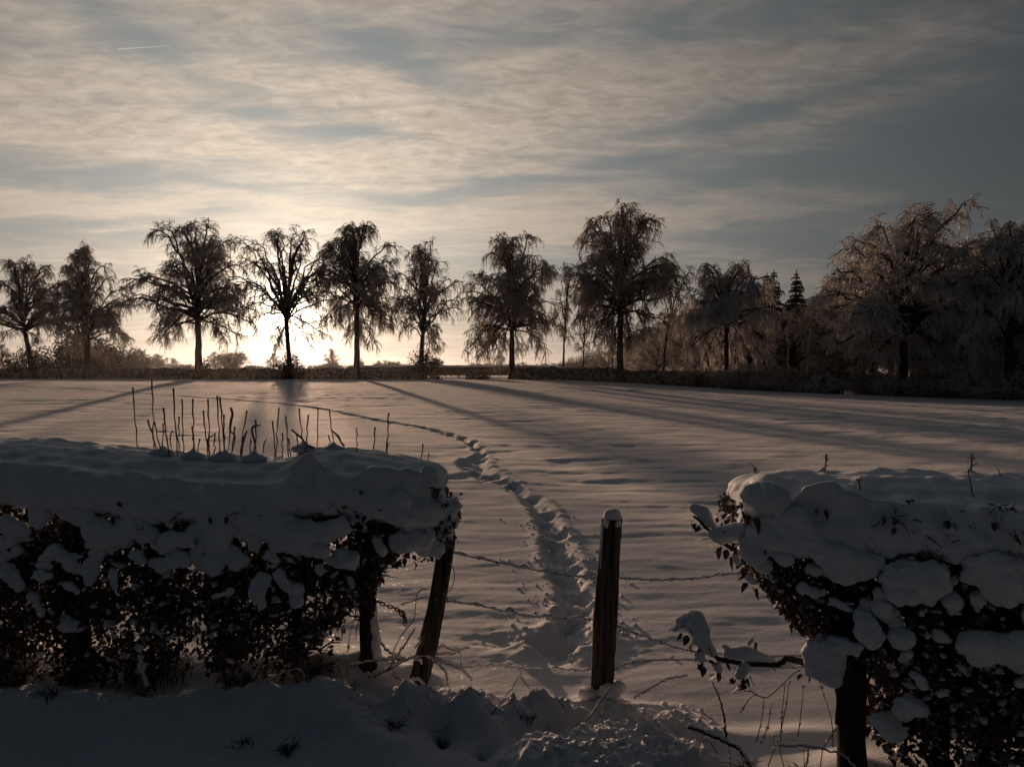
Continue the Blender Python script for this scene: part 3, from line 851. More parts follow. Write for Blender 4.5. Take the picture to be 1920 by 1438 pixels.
def far_hedge(label, pts, h, w, per_m, seed, mat=M_FARHEDGE, snow=False, **kw):
    ln = line_px(pts)
    g, t, s = hedge_geo(np.random.default_rng(seed), ln, h, w, per_m, **kw)
    r = thing('clipped_hedge', label, 'hedge', (0, 0, 0), 'hedges along the far side of the field')
    obj('hedge_body', g.mesh('hedge_body', mat, False), r); obj('hedge_twigs', t.mesh('hedge_twigs', mat, False), r)
    if s.n: obj('stems', s.mesh('hedge_stems', M_BARK), r)
    return r
far_hedge('long low frosted hedge running under the left hand trees to the sun', [(-260, 90), (-60, 87), (163, 85.5), (372, 83.5), (541, 81.5), (650, 80.5)], 1.28, 1.3, 330, 1)
far_hedge('low frosted hedge between the trunk right of the sun and the bush', [(653, 80.9), (720, 80.5), (778, 80)], 1.12, 1.3, 330, 2)
far_hedge('frosted hedge passing under the conical tree and the tallest tree', [(968, 78.5), (1060, 75.5), (1163, 70.8), (1300, 66), (1440, 61), (1568, 57)], 1.42, 1.5, 420, 3)
far_hedge('dark clipped hedge with a flat snowy top behind the field edge', [(652, 104), (800, 102), (960, 100), (1045, 99)], 1.62, 1.1, 170, 4, M_EVERGREEN, lift=.35, leaf=.09, ragged=.05, stems=4)
# snow lying along the flat top of the dark hedge behind
g_ = Geo()
ln = smooth_line(np.c_[line_px([(655, 104), (800, 102), (960, 100), (1043, 99)]), np.zeros(4)], 60)
ln[:, 2] = g_height(ln[:, 0], ln[:, 1], False) + 1.45 + .04 * perlin(np.arange(60) / 3.0, np.zeros(60), 4)
for dy in (-.35, 0, .35):
    tubes(g_, ln + [0, dy, 0], .14 + .03 * perlin(np.arange(60) / 2.0, np.zeros(60) + dy, 9), 6, cap=True)
sn = obj('snow_layer', g_.mesh('hedge_snow', M_SNOW)); sn.parent = [o for o in COL.objects if o.get('label', '').startswith('dark clipped hedge')][0]

# leafy evergreen bushes at the feet of two trees
def leafy_geo(rng, R, H, n, leaf, core=True):
    g, st = Geo(), Geo()
    d = unit(rng.normal(0, 1, (n, 3))); d[:, 2] = np.abs(d[:, 2])
    lumps = 1 + .30 * noise3(d, 2.2, int(rng.integers(99))) + .22 * noise3(d, 5.0, int(rng.integers(99)))
    rr = lumps * rng.uniform(.55, 1.03, n)
    c = d * rr[:, None] * [R, R, H]
    a = unit(rng.normal(0, 1, (n, 3)) + d * .6); b = unit(np.cross(a, rng.normal(0, 1, (n, 3))))
    L = leaf * rng.uniform(.6, 1.4, (n, 1))
    v = np.stack([c, c + a * L * .5 + b * L * .38, c + a * L, c + a * L * .5 - b * L * .38], 1)
    g.add(v, quads=np.arange(n * 4).reshape(-1, 4))
    az = rng.uniform(0, 6.28, 26); z = rng.uniform(.3, .95, 26)
    e = np.stack([np.cos(az) * R * np.sqrt(1 - z ** 2), np.sin(az) * R * np.sqrt(1 - z ** 2), z * H], 1)
    s0 = e * [.08, .08, 0]
    tubes(st, bez(s0, s0 + (e - s0) * [.2, .2, .5], s0 + (e - s0) * [.7, .7, .9], e, 6), np.linspace(.03, .012, 6)[None] * R, 4)
    return g, st
def leafy(name, label, px, py_top, py_base, half_px, depth, seed, n=2600, leaf=.16, group=None, mat=M_EVERGREEN):
    s = depth / 1440; b = P(px, py_base, depth); b[2] = gz(b[0], depth) - .1
    H = P(px, py_top, depth)[2] - b[2]
    g, st = leafy_geo(np.random.default_rng(seed), half_px * s, H, n, leaf)
    t = thing(name, label, 'bush', b, group)
    obj('stems', st.mesh('bush_stems', M_BARK), t); obj('leaves', g.mesh('bush_leaves', mat, False), t)
leafy('evergreen_bush', 'dark evergreen bush round the foot of the tree hiding the sun', 543, 664, 712, 26, 79.4, 1)
leafy('evergreen_bush', 'dark evergreen bush growing up the slender drooping tree', 795, 655, 712, 33, 78.2, 2, 3600)
leafy('evergreen_bush', 'low frosted bush in the hedge gap left of the conical tree', 896, 692, 711, 26, 79, 3, 1500, mat=M_FARHEDGE)
leafy('evergreen_bush', 'knee high bush at the trunk of the broad spreading tree', 384, 678, 708, 14, 81, 4, 1200)
leafy('evergreen_bush', 'big rounded evergreen mass behind the leftmost trunk', 62, 652, 705, 46, 118, 5, 3200, .30)
leafy('evergreen_bush', 'tall dark evergreen mass behind the narrow pointed tree', 135, 628, 705, 46, 112, 6, 4200, .30)
leafy('evergreen_bush', 'rounded evergreen mass at the right of the narrow pointed tree', 198, 640, 705, 32, 116, 7, 2600, .30)

DIST = 'small trees far beyond the left hedge'
def far_tree(protos, i, label, px, top, d, wide, nm='distant_tree', cat='tree', sh=False):
    if sh: place(protos, i, nm, label, cat, None, px, 702, top, d, wide, ('stems', 'twigs'), 1.0)
    else: place(protos, i, nm, label, cat, DIST, px, 702, top, d, wide)
far_tree(pv, 0, 'small distant tree at the very left edge above the hedge', 4, 646, 170, 1.2)
far_tree(pv, 1, 'distant tree filling the space behind the narrow pointed tree', 170, 622, 125, 1.3)
far_tree(bv, 2, 'distant fan shaped bush right of the narrow pointed tree', 232, 647, 150, 1.0, 'distant_bush', 'bush', True)
far_tree(bv, 1, 'low round bush just right of the fan shaped one', 262, 664, 160, 1.4, 'distant_bush', 'bush', True)
far_tree(pv, 2, 'distant tree left of two below the broad spreading crown', 296, 664, 210, 1.7)
far_tree(pv, 3, 'distant tree right of two below the broad spreading crown', 325, 672, 220, 1.7)
far_tree(bv, 0, 'tiny bush at the left of the broad tree trunk', 348, 682, 200, 1.5, 'distant_bush', 'bush', True)
far_tree(pv, 0, 'distant tree just right of the broad tree trunk', 402, 660, 200, 1.3)
far_tree(bv, 3, 'distant spreading bush with upright stems between two big trunks', 435, 655, 170, .85, 'distant_bush', 'bush', True)
far_tree(bv, 1, 'tiny bush halfway between the broad and the sunlit tree', 476, 684, 220, 1.7, 'distant_bush', 'bush', True)
far_tree(pv, 1, 'distant rounded tree left of the evergreen bush by the sun', 513, 663, 180, 1.2)
far_tree(bv, 2, 'low distant bush right of the sun', 590, 686, 230, 1.5, 'distant_bush', 'bush', True)
far_tree(pv, 3, 'distant bright tree in the glare right of the sun', 622, 655, 210, 1.0)
far_tree(bv, 0, 'low mound of bush under the bright distant tree', 620, 680, 200, 1.9, 'distant_bush', 'bush', True)
far_tree(bv, 2, 'tiny frosted bush poking over the dark hedge, the left one', 720, 675, 190, 1.1, 'distant_bush', 'bush', True)
far_tree(bv, 0, 'tiny frosted bush poking over the dark hedge, the right one', 742, 677, 200, .9, 'distant_bush', 'bush', True)
leafy('distant_bush', 'smooth rounded distant bush right of the slender drooping tree', 818, 672, 702, 14, 190, 9, 900, .5)
spruce('tiny dark conifer spire beside the trunk right of the sun', 677, 669, 150, 5, 702, 41, 'tiny conifers far off')
spruce('shorter of the tiny conifers beside the trunk right of the sun', 681, 674, 150, 4, 702, 42, 'tiny conifers far off')
# the distant spruce plantation between the conical and the tallest tree
w_, n_ = spruce_geo(np.random.default_rng(43), 10, 2.2, 14)
mw, mn = w_.mesh('far_spruce_trunk', M_BARK), n_.mesh('far_spruce_needles', M_CONIFER)
r5 = np.random.default_rng(9)
for i, px in enumerate(np.linspace(1036, 1128, 26)):
    top = np.interp(px, [1034, 1060, 1085, 1130], [689, 672, 662, 648]) + r5.uniform(-3, 4)
    d = 250 + r5.uniform(-15, 25)
    b = P(px, 705, d); b[2] = gz(b[0], d)
    t = thing('plantation_spruce', 'distant dark spruce in the plantation left of the tallest tree', 'tree', b, 'distant spruce plantation')
    s = (P(px, top, d)[2] - b[2]) / 10
    t.scale = (s * 1.3, s * 1.3, s); t.rotation_euler = (0, 0, i)
    obj('trunk', mw, t); obj('needles', mn, t)
# far wood line on the horizon
g_ = Geo(); r6 = np.random.default_rng(12)
for (a, b_, d, top) in [(-500, 1040, 620, 689.5), (880, 1060, 480, 686)]:
    K = 9000 if d > 500 else 1500
    px = r6.uniform(a, b_, K); dd = d + r6.uniform(-20, 20, K)
    h = (699 - top) / 1440 * d * (1 + .35 * perlin(px / 22, px * 0, 61) + .25 * perlin(px / 6, px * 0, 62))
    z = 1.1 + r6.random(K) * h
    c = np.stack([(px - 960) / 1440 * dd, dd, z], 1)
    e = unit(r6.normal(0, 1, (K, 3)) + [0, 0, .8]) * r6.uniform(.8, 1.8, (K, 1)); wv = unit(r6.normal(0, 1, (K, 3))) * .7
    g_.add(np.stack([c - wv, c + wv, c + e], 1), tris=np.arange(K * 3).reshape(-1, 3))
o = obj('distant_woodline', g_.mesh('distant_woodline', M_FROSTDARK, False), kind='stuff')
o['label'] = 'thin line of far woodland on the horizon'; o['category'] = 'woodland'
# two old posts standing in the hedge gap by the wood
for (px, yt, yb, d, lb) in [(1579, 722, 741, 56, 'left small dark post in the far hedge gap'), (1636, 717, 744, 55, 'right small dark post in the far hedge gap')]:
    b = P(px, yb, d); b[2] = gz(b[0], d) - .1
    g_ = Geo(); tubes(g_, [(0, 0, 0), (.02, 0, .5), (.0, 0, P(px, yt, d)[2] - b[2])], [.08, .075, .065], 7, cap=True)
    t = thing('gate_post', lb, 'post', b, 'posts in the far hedge gap')
    obj('post_shaft', g_.mesh('far_post', M_POST), t)
# contrail high up at the left
a_, b_ = P(222, 93, 9000), P(322, 86, 11500)
g_ = Geo(); tubes(g_, np.linspace(a_, b_, 9), np.interp(np.arange(9), [0, 2, 8], [5, 6, 2.5]), 8, cap=True)
M_TRAIL = bpy.data.materials.new('contrail_glow'); M_TRAIL.use_nodes = True
_t = M_TRAIL.node_tree; _em = _t.nodes.new('ShaderNodeEmission'); _em.inputs[0].default_value = (.50, .455, .40, 1)  # the streak emits its own light in place of sunlight scattered in it
_t.links.new(_em.outputs[0], _t.nodes['Material Output'].inputs[0])
o = obj('contrail', g_.mesh('contrail', M_TRAIL)); o['label'] = 'short thin white contrail in the upper left sky'; o['category'] = 'contrail'
# haze
if HAZE:
    X0, X1, Y0, Y1, Z0, Z1 = -1350, 1350, -60, 1560, -1.5, 24
    v = [(x, y, z) for z in (Z0, Z1) for y in (Y0, Y1) for x in (X0, X1)]
    g_ = Geo().add(v, quads=[(0, 2, 3, 1), (4, 5, 7, 6), (0, 1, 5, 4), (2, 6, 7, 3), (0, 4, 6, 2), (1, 3, 7, 5)])
    mh = bpy.data.materials.new('haze_air'); mh.use_nodes = True
    nt = mh.node_tree; nt.nodes.clear()
    pv_ = nt.nodes.new('ShaderNodeVolumePrincipled'); ou = nt.nodes.new('ShaderNodeOutputMaterial')
    pv_.inputs['Color'].default_value = (.92, .90, .88, 1); pv_.inputs['Density'].default_value = HAZE; pv_.inputs['Anisotropy'].default_value = .68
    nt.links.new(pv_.outputs[0], ou.inputs['Volume'])
    o = obj('haze', g_.mesh('haze', mh, False)); o['kind'] = 'stuff'; o['label'] = 'thin winter haze over the field'; o['category'] = 'haze'
# ---------------------------------------------------------------- snow pillows
_ico = {}
def ico(sub):
    if sub not in _ico:
        import bmesh
        bm = bmesh.new(); bmesh.ops.create_icosphere(bm, subdivisions=sub, radius=1)
        v = np.array([q.co[:] for q in bm.verts]); f = np.array([[q.index for q in p.verts] for p in bm.faces]); bm.free()
        _ico[sub] = (v, f)
    return _ico[sub]
def blobs(name, prims, voxel, mat=None, parent=None, smooth=8, amp=.012, seed=1, fine=.004, under=False, **props):
    """one merged snow mass from (centre, radii, tilt) ellipsoids"""
    g = Geo(); v0, f0 = ico(2)
    for c, r, tilt in prims:
        v = v0 * np.asarray(r, float)
        ca, sa = math.cos(tilt), math.sin(tilt)
        v = np.stack([v[:, 0] * ca + v[:, 2] * sa, v[:, 1], -v[:, 0] * sa + v[:, 2] * ca], 1)
        g.add(v + np.asarray(c), tris=f0)
    me = g.mesh(name)
    o = bpy.data.objects.new('tmp', me); COL.objects.link(o)
    m = o.modifiers.new('r', 'REMESH'); m.mode = 'VOXEL'; m.voxel_size = voxel; m.use_smooth_shade = True
    m2 = o.modifiers.new('s', 'SMOOTH'); m2.iterations = smooth; m2.factor = .5
    dg = bpy.context.evaluated_depsgraph_get()
    out = bpy.data.meshes.new_from_object(o.evaluated_get(dg))
    bpy.data.objects.remove(o); bpy.data.meshes.remove(me)
    n = len(out.vertices); co = np.empty(n * 3, np.float32); out.vertices.foreach_get('co', co); co = co.reshape(-1, 3).astype(float)
    no = np.empty(n * 3, np.float32); out.vertex_normals.foreach_get('vector', no); no = no.reshape(-1, 3).astype(float)
    if under:   # caps stay calm on top, get lumpy on the hanging side
        k = np.clip(.75 - no[:, 2], 0, 1)
        amp = amp * (.25 + k); fine = fine * (.2 + 1.4 * k)
    co += no * (amp * noise3(co, 5.5, seed) + amp * .6 * noise3(co, 15, seed + 3) + fine * noise3(co, 42, seed + 7))[:, None]
    out.vertices.foreach_set('co', co.astype(np.float32).ravel()); out.update()
    out.name = name; out.materials.clear(); out.materials.append(mat or M_CLUMP)
    out.polygons.foreach_set('use_smooth', np.ones(len(out.polygons), bool))
    return obj(name, out, parent, **props)
def capsule(p0, p1, r0, r1, flat=.7, n=None):
    p0, p1 = np.asarray(p0, float), np.asarray(p1, float)
    n = n or max(2, int(np.linalg.norm(p1 - p0) / (min(r0, r1) * .5)) + 1)
    return [(p0 + (p1 - p0) * t, ((r0 + (r1 - r0) * t), (r0 + (r1 - r0) * t) * flat, (r0 + (r1 - r0) * t)), 0) for t in np.linspace(0, 1, n)]
def pill(px, py, d, rx, ry, flat=.8, tilt=0.0):
    s = d / 1440
    return (P(px, py, d), (rx * s, (rx + ry) / 2 * s * flat, ry * s), tilt)

# ---------------------------------------------------------------- leaves
def leaf_verts():
    #  a beech leaf: folded along its midrib and curled
    v = np.array([(0, 0, 0), (.30, .26, .05), (.24, .62, -.02), (0, 1.0, -.14), (-.24, .62, -.02), (-.30, .26, .05), (0, .45, -.06)])
    f = [(0, 1, 6), (1, 2, 6), (2, 3, 6), (3, 4, 6), (4, 5, 6), (5, 0, 6)]
    return v, np.array(f)
LV, LF = leaf_verts()
def leaf_mesh(curl):
    v = LV.copy(); v[:, 2] += curl * v[:, 1] ** 2
    stalk = np.array([(0, 0, 0), (.02, -.22, .02), (-.02, -.22, .02)])
    return Geo().add(v, tris=LF).add(stalk, tris=[(0, 1, 2)]).mesh('leaf', M_LEAF, False)
LEAVES = [leaf_mesh(c) for c in (-.5, -.1, .3, -.9)]
def leaf_cloud(rng, pts, size):
    n = len(pts)
    y = unit(rng.normal(0, .55, (n, 3)) + [0, 0, -.75]); x = unit(np.cross(y, rng.normal(0, 1, (n, 3)))); z = np.cross(x, y)
    s = size * rng.uniform(.45, 1.1, (n, 1, 1))
    lv = LV[[0, 1, 3, 5, 6]] * [1.15, 1, 1]; lv[[1, 3], 1] = .5
    lv = lv[None].repeat(n, 0).copy(); lv[..., 2] += rng.uniform(-.8, .3, (n, 1)) * lv[..., 1] ** 2
    v = pts[:, None] + s * (lv[..., 0:1] * x[:, None] + lv[..., 1:2] * y[:, None] + lv[..., 2:3] * z[:, None])
    f = (np.array([(0, 1, 4), (1, 2, 4), (2, 3, 4), (3, 0, 4)])[None] + (np.arange(n) * 5)[:, None, None]).reshape(-1, 3)
    return Geo().add(v, tris=f)
def inside(px, py, poly):
    poly = np.asarray(poly, float); r = np.zeros(len(px), bool); j = len(poly) - 1
    for i in range(len(poly)):
        xi, yi = poly[i]; xj, yj = poly[j]
        c = ((yi > py) != (yj > py)) & (px < (xj - xi) * (py - yi) / (yj - yi + 1e-9) + xi)
        r ^= c; j = i
    return r
def leaf_obj(rng, parent, p, size=.055, name='leaf'):
    o = obj(name, LEAVES[int(rng.integers(4))], parent, p)
    o.rotation_euler = (-math.pi / 2 + rng.normal(0, .45), rng.uniform(-.5, .5), rng.uniform(0, 6.28))
    s = size * rng.uniform(.7, 1.2); o.scale = (s, s, s)
    return o
def Pn(px, py, d):
    u, v = (px - 960) / 1440, (719 - py) / 1440
    dy = math.cos(PITCH) + v * math.sin(PITCH); dz = -math.sin(PITCH) + v * math.cos(PITCH)
    return np.stack([u / dy * d, d, CAM_Z + dz / dy * d], -1)

def knob(rg, prims):
    out = list(prims)
    for c, r, a in prims:
        for _ in range(int(rg.integers(2, 5))):
            an = rg.uniform(0, 2 * math.pi); f = rg.uniform(.22, .5)
            out.append((np.asarray(c) + [math.cos(an) * r[0] * .85, rg.uniform(-.2, .3) * r[1], math.sin(an) * r[2] * (.85 if math.sin(an) < 0 else .5)], (r[0] * f, r[1] * f, r[2] * f), 0))
    return out
def hedge_near(name, label, poly, dfront, thick, nleaf, seed, trunks, snow_prims, cap_prims, nsnow, hollow=None, low=1230, size=.05):
    rng = np.random.default_rng(seed)
    t = thing(name, label, 'hedge', (0, 0, 0), 'snowed-in hedges either side of the gap')
    poly = np.array(poly, float)
    def sample(n, bias=1.0):
        px = rng.uniform(poly[:, 0].min(), poly[:, 0].max(), n * 3); py = rng.uniform(poly[:, 1].min(), poly[:, 1].max(), n * 3)
        ok = inside(px, py, poly)
        dens = .62 + .9 * perlin(px / 62, py / 62, seed) + .5 * perlin(px / 26, py / 26, seed + 1)
        dens = dens * np.interp(py, [poly[:, 1].min(), low - 160, low], [1.2, 1.1, .62])
        ok &= rng.random(n * 3) < dens
        px, py = px[ok][:n], py[ok][:n]
        f = rng.random(len(px)) ** bias
        d = dfront(px) + f * thick
        # the polygon is the outline of the front face: walk straight back from it, not along the view ray
        q = Pn(px, py, dfront(px)); q[:, 1] = d; q[:, 0] *= 1 + 0 * d
        return q, f
    q, f = sample(nleaf, 1.5)
    g = leaf_cloud(rng, q, size)
    obj('leaves', g.mesh('hedge_leaves', M_LEAF, False), t, kind='stuff')
    # the leaves hanging nearest to us, one by one
    q, f = sample(700, 6.0)
    q = q[np.argsort(f)][:230]
    for p in q: leaf_obj(rng, t, p - [0, .06, 0], size * 1.05)
    # branches inside
    br = Geo()
    q, f = sample(420)
    tr = np.array([b for b, _, _ in trunks])
    root = tr[np.abs(q[:, None, 0] - tr[None, :, 0]).argmin(1)] + rng.normal(0, .03, (len(q), 3)) * [1, 1, 0]
    root[:, 2] = np.minimum(root[:, 2] + rng.uniform(.25, .75, len(q)), q[:, 2] - .05)
    d = q - root
    L = bez(root, root + d * [.1, .2, .5], root + d * [.5, .6, .9], q, 7)
    L[:, 1:] += rng.normal(0, .018, L[:, 1:].shape)
    tubes(br, L, np.linspace(.011, .0028, 7)[None] * rng.uniform(.6, 1.4, (len(q), 1)), 4)
    i = rng.integers(2, 7, (len(q), 5)); s0 = L[np.arange(len(q))[:, None], i].reshape(-1, 3)
    e = s0 + unit(rng.normal(0, 1, s0.shape) + [0, -.3, .1]) * rng.uniform(.05, .16, (len(s0), 1))
    mid = (s0 + e) / 2 + rng.normal(0, .012, s0.shape)
    tubes(br, np.stack([s0, mid, e], 1), np.array([.0035, .0028, .0018])[None], 3)
    # twig ends breaking through the hanging edge of the cap
    cc = np.array([c for c, r, a in cap_prims if r[0] < .058]); cc = cc[cc[:, 2] < np.median(cc[:, 2])]; cc = cc[rng.integers(0, len(cc), 90)] + rng.normal(0, .02, (90, 3)) - [0, 0, .03]
    e = cc + unit(rng.normal(0, .5, (90, 3)) + [0, -1.2, -.5]) * rng.uniform(.05, .10, (90, 1))
    tubes(br, np.stack([cc, (cc + e) / 2 + rng.normal(0, .008, cc.shape), e], 1), np.array([.0034, .0028, .0016])[None], 4)
    obj('branches', br.mesh('hedge_branches', M_STEM), t, kind='stuff')
    for p in e[:34]: leaf_obj(rng, t, p, size * .9)
    for (b, top, r) in trunks:
        g = Geo(); n = 14
        ln = smooth_line([b - [0, 0, .15], b + (top - b) * .35 + rng.normal(0, .02, 3), b + (top - b) * .7 + rng.normal(0, .03, 3), top], n)
        rr = np.interp(np.linspace(0, 1, n), [0, .15, .6, 1], [1.35, 1.05, .85, .55]) * r * (1 + .10 * rng.normal(0, 1, n))
        tubes(g, ln, rr, 9, cap=True)
        obj('trunk', g.mesh('hedge_trunk', M_STEM), t)
    # scraps of snow caught on leaves and twigs
    q, f = sample(nsnow, 2.2)
    g = Geo(); v0, f0 = ico(1)
    for p in q:
        s = .005 + .012 * rng.random() ** 1.5 + (.012 if rng.random() < .12 else 0)
        v = v0 * (1 + .25 * rng.normal(0, 1, (len(v0), 1))) * [s * rng.uniform(.8, 1.8), s * rng.uniform(.8, 1.6), s * .7]
        a = rng.normal(0, .5); v = np.stack([v[:, 0] * math.cos(a) + v[:, 2] * math.sin(a), v[:, 1], -v[:, 0] * math.sin(a) + v[:, 2] * math.cos(a)], 1)
        g.add(v + p - [0, .02, 0], tris=f0)
    obj('snow_scraps', g.mesh('snow_scraps', M_CLUMP), t, kind='stuff')
    blobs('snow_cap', cap_prims, .0165, None, t, 12, .034, seed + 3, .008, under=True)
    for k, pr in enumerate(snow_prims):
        blobs('snow_clump', knob(rng, pr), .011, None, t, 3, .034, seed + 11 + k, .014)
    return t

# ---- left hedge
dfl = lambda px: np.interp(px, [-900, 0, 400, 800], [4.95, 4.45, 4.35, 4.30])
top_px = [(-900, 790), (-300, 806), (0, 818), (60, 822), (180, 833), (260, 843), (330, 849), (420, 851), (510, 853), (548, 841), (600, 835), (680, 838), (740, 849), (790, 862)]
bot_px = [(-900, 940), (0, 925), (60, 945), (110, 935), (150, 925), (200, 945), (245, 925), (290, 940), (330, 960), (400, 985), (470, 985), (510, 985), (540, 955), (558, 905), (600, 908), (625, 938),
          (665, 950), (690, 928), (740, 930), (792, 915)]
rng = np.random.default_rng(77)
cap = []
TH = .66
for px in np.arange(-900, 786, 17):
    df = float(dfl(px)); ty = np.interp(px, *zip(*top_px)); by = np.interp(px, *zip(*bot_px))
    zt = Pn(px, ty, df + TH)[2]
    X = Pn(px, 900, df)[0]
    for o_, drop in [(.05, .12), (.14, .08), (.24, .045), (.35, .02), (.46, .005), (.57, .0)]:
        cap.append(((X * (1 + o_ / df * .35), df + o_, zt - drop - .115 + rng.normal(0, .008)), (.15, .15, .115), 0))
    by = by + 16 * perlin(px / 40.0, 0.5, 3) + 18 * perlin(px / 15.0, 0.5, 4) - 34
    z1 = Pn(px, by, df - .02)[2]
    cap += capsule((X, df + .04, zt - .17), (X + rng.normal(0, .01), df - .01 + rng.normal(0, .02), z1), .085, rng.uniform(.028, .06), .75)
for px, py in [(-200, 960), (30, 950), (95, 960), (170, 955), (240, 945), (300, 965), (350, 985), (620, 950), (672, 962), (715, 940), (760, 940)]:
    df = float(dfl(px)); cap += capsule(Pn(px, py - 50, df), Pn(px + 6, py - 10, df - .02), .05, .03, .8)
C = lambda a, b, r0, r1, d=-.03, fl=.7: capsule(Pn(a[0], a[1], float(dfl(a[0])) + d), Pn(b[0], b[1], float(dfl(b[0])) + d - .02), r0, r1, fl)
Lclumps = [
    C((400, 940), (408, 985), .12, .10, -.02) + C((405, 985), (398, 1030), .10, .05, -.05) + C((385, 960), (372, 1000), .05, .045),
    C((245, 985), (180, 1018), .07, .05, -.05) + C((230, 985), (270, 1005), .06, .03, -.03) + C((185, 1035), (170, 1085), .05, .03, -.04),
    C((80, 1045), (100, 1030), .03, .045, -.07) + C((100, 1030), (135, 1055), .045, .03, -.05),
    C((320, 1015), (350, 1012), .06, .055, -.06),
    C((450, 965), (500, 990), .07, .06, -.03) + C((430, 1000), (500, 1005), .035, .04),
    C((520, 985), (560, 1010), .085, .085, -.06) + C((560, 1005), (640, 990), .085, .055, -.06) + C((525, 1020), (600, 1032), .045, .045, -.07) + C((505, 950), (520, 990), .09, .09, -.02),
    C((490, 1090), (485, 1110), .055, .05, -.08) + C((482, 1110), (495, 1135), .035, .02, -.08),
    C((522, 1085), (535, 1100), .045, .04, -.08) + C((553, 1105), (556, 1128), .042, .032, -.09),
    C((140, 960), (175, 985), .075, .06, -.03) + C((120, 950), (135, 965), .05, .04),
    C((712, 945), (700, 960), .055, .05, -.03), C((750, 945), (755, 968), .065, .045, -.05),
    C((790, 925), (795, 975), .06, .05, 0), C((838, 955), (834, 995), .07, .055, .05) + C((850, 945), (858, 940), .02, .015, .05) + C((820, 940), (828, 960), .035, .05, .04),
    C((740, 1020), (790, 1010), .05, .065, .0) + C((790, 1010), (825, 1030), .065, .045, .02),
    C((800, 885), (806, 905), .035, .045, .02), C((705, 1015), (715, 1030), .035, .03),
    C((655, 1085), (660, 1095), .02, .018, -.06), C((598, 1065), (600, 1072), .024, .022, -.08), C((20, 985), (45, 990), .06, .05, -.05), C((10, 1070), (30, 1100), .06, .04, -.06),
    C((-80, 1000), (-40, 1040), .07, .05, -.05), C((300, 1060), (345, 1045), .03, .045, -.06), C((355, 1075), (380, 1060), .02, .03, -.06), C((210, 1080), (215, 1105), .04, .025, -.05),
    C((60, 1120), (75, 1150), .04, .03, -.04), C((120, 1165), (150, 1175), .03, .02, -.03), C((400, 1120), (430, 1110), .03, .02, -.06),
    C((440, 1060), (455, 1052), .025, .03, -.05),
    C((505, 1040), (515, 1050), .03, .025, -.07), C((250, 1040), (262, 1052), .04, .03, -.05), C((620, 1050), (640, 1062), .03, .02, -.06)]
for _ in range(40):
    a = (rng.uniform(-700, 640), rng.uniform(990, 1200)); s = rng.uniform(.012, .034) * np.interp(a[1], [990, 1200], [1.3, .6])
    Lclumps.append(C(a, (a[0] + rng.uniform(-25, 25), a[1] + rng.uniform(-4, 18)), s, s * .8, -.04))
for _ in range(62):
    a = (rng.uniform(-700, 740), rng.uniform(925, 1060)); s = rng.uniform(.022, .055)
    Lclumps.append(C(a, (a[0] + rng.uniform(-45, 45), a[1] + rng.uniform(0, 28)), s, s * rng.uniform(.6, 1.1), -.03))
def on_ground(px, d, dz=0.0):
    X = (px - 960) / 1440 * d
    return np.array([X, d, gz(X, d) + dz])
ltr = []
for px, d, r in [(-520, 4.95, .05), (-180, 4.85, .05), (20, 4.75, .035), (140, 4.6, .070), (300, 4.75, .022), (420, 4.75, .03), (560, 4.70, .035), (688, 4.60, .046)]:
    b = on_ground(px, d); ltr.append((b, b + np.array([rng.normal(0, .06) if px < 680 else .02, rng.normal(0, .05) if px < 680 else .0, .95]), r))
left = hedge_near('beech_hedge', 'long snow covered hedge on the left with bare shoots standing out of its top',
    [(-900, 935), (560, 912), (780, 908), (812, 900), (822, 930), (850, 960), (845, 1030), (800, 1052), (720, 1058), (708, 1090), (690, 1135), (645, 1160), (610, 1200), (600, 1280), (420, 1285), (395, 1262), (350, 1240), (300, 1245), (280, 1280), (180, 1285), (110, 1288), (0, 1288), (-900, 1288)],
    dfl, .58, 58000, 7, ltr, Lclumps, cap, 2600)
# snow plastered on the right side of the last trunk
b = ltr[-1][0]
blobs('trunk_snow', capsule(b + [.050, -.015, .02], b + [.040, -.03, .22], .040, .036, .8) + capsule(b + [.032, -.02, .22], b + [.036, -.012, .42], .030, .026, .8) + capsule(b + [.040, -.005, .44], b + [.042, -.005, .80], .022, .018, .8) + capsule(b + [0, -.05, .16], b + [.03, -.045, .30], .014, .020), .009, None, left, 3, .016, 5, .008)
# bare shoots
sh = [(249, 726, 258, 840), (285, 712, 289, 848), (325, 728, 333, 848), (341, 749, 345, 850), (362, 748, 362, 848), (306, 765, 318, 845), (277, 787, 296, 842), (290, 791, 304, 842), (335, 781, 336, 846),
      (306, 794, 305, 842), (360, 800, 367, 848), (381, 770, 390, 850), (390, 749, 393, 850), (407, 742, 413, 852), (412, 744, 422, 850), (420, 777, 420, 850), (463, 770, 451, 854), (479, 787, 477, 852),
      (511, 790, 516, 852), (523, 765, 516, 852), (536, 780, 541, 842), (530, 812, 529, 845), (561, 765, 568, 834), (578, 778, 573, 834), (596, 764, 595, 834), (618, 769, 626, 836), (669, 802, 669, 838),
      (703, 801, 701, 842), (729, 775, 723, 846), (374, 822, 370, 850), (403, 812, 400, 852), (440, 800, 432, 853), (455, 818, 448, 854), (470, 824, 468, 852), (541, 822, 545, 842), (556, 815, 558, 836), (616, 816, 620, 836), (393, 834, 391, 850)]
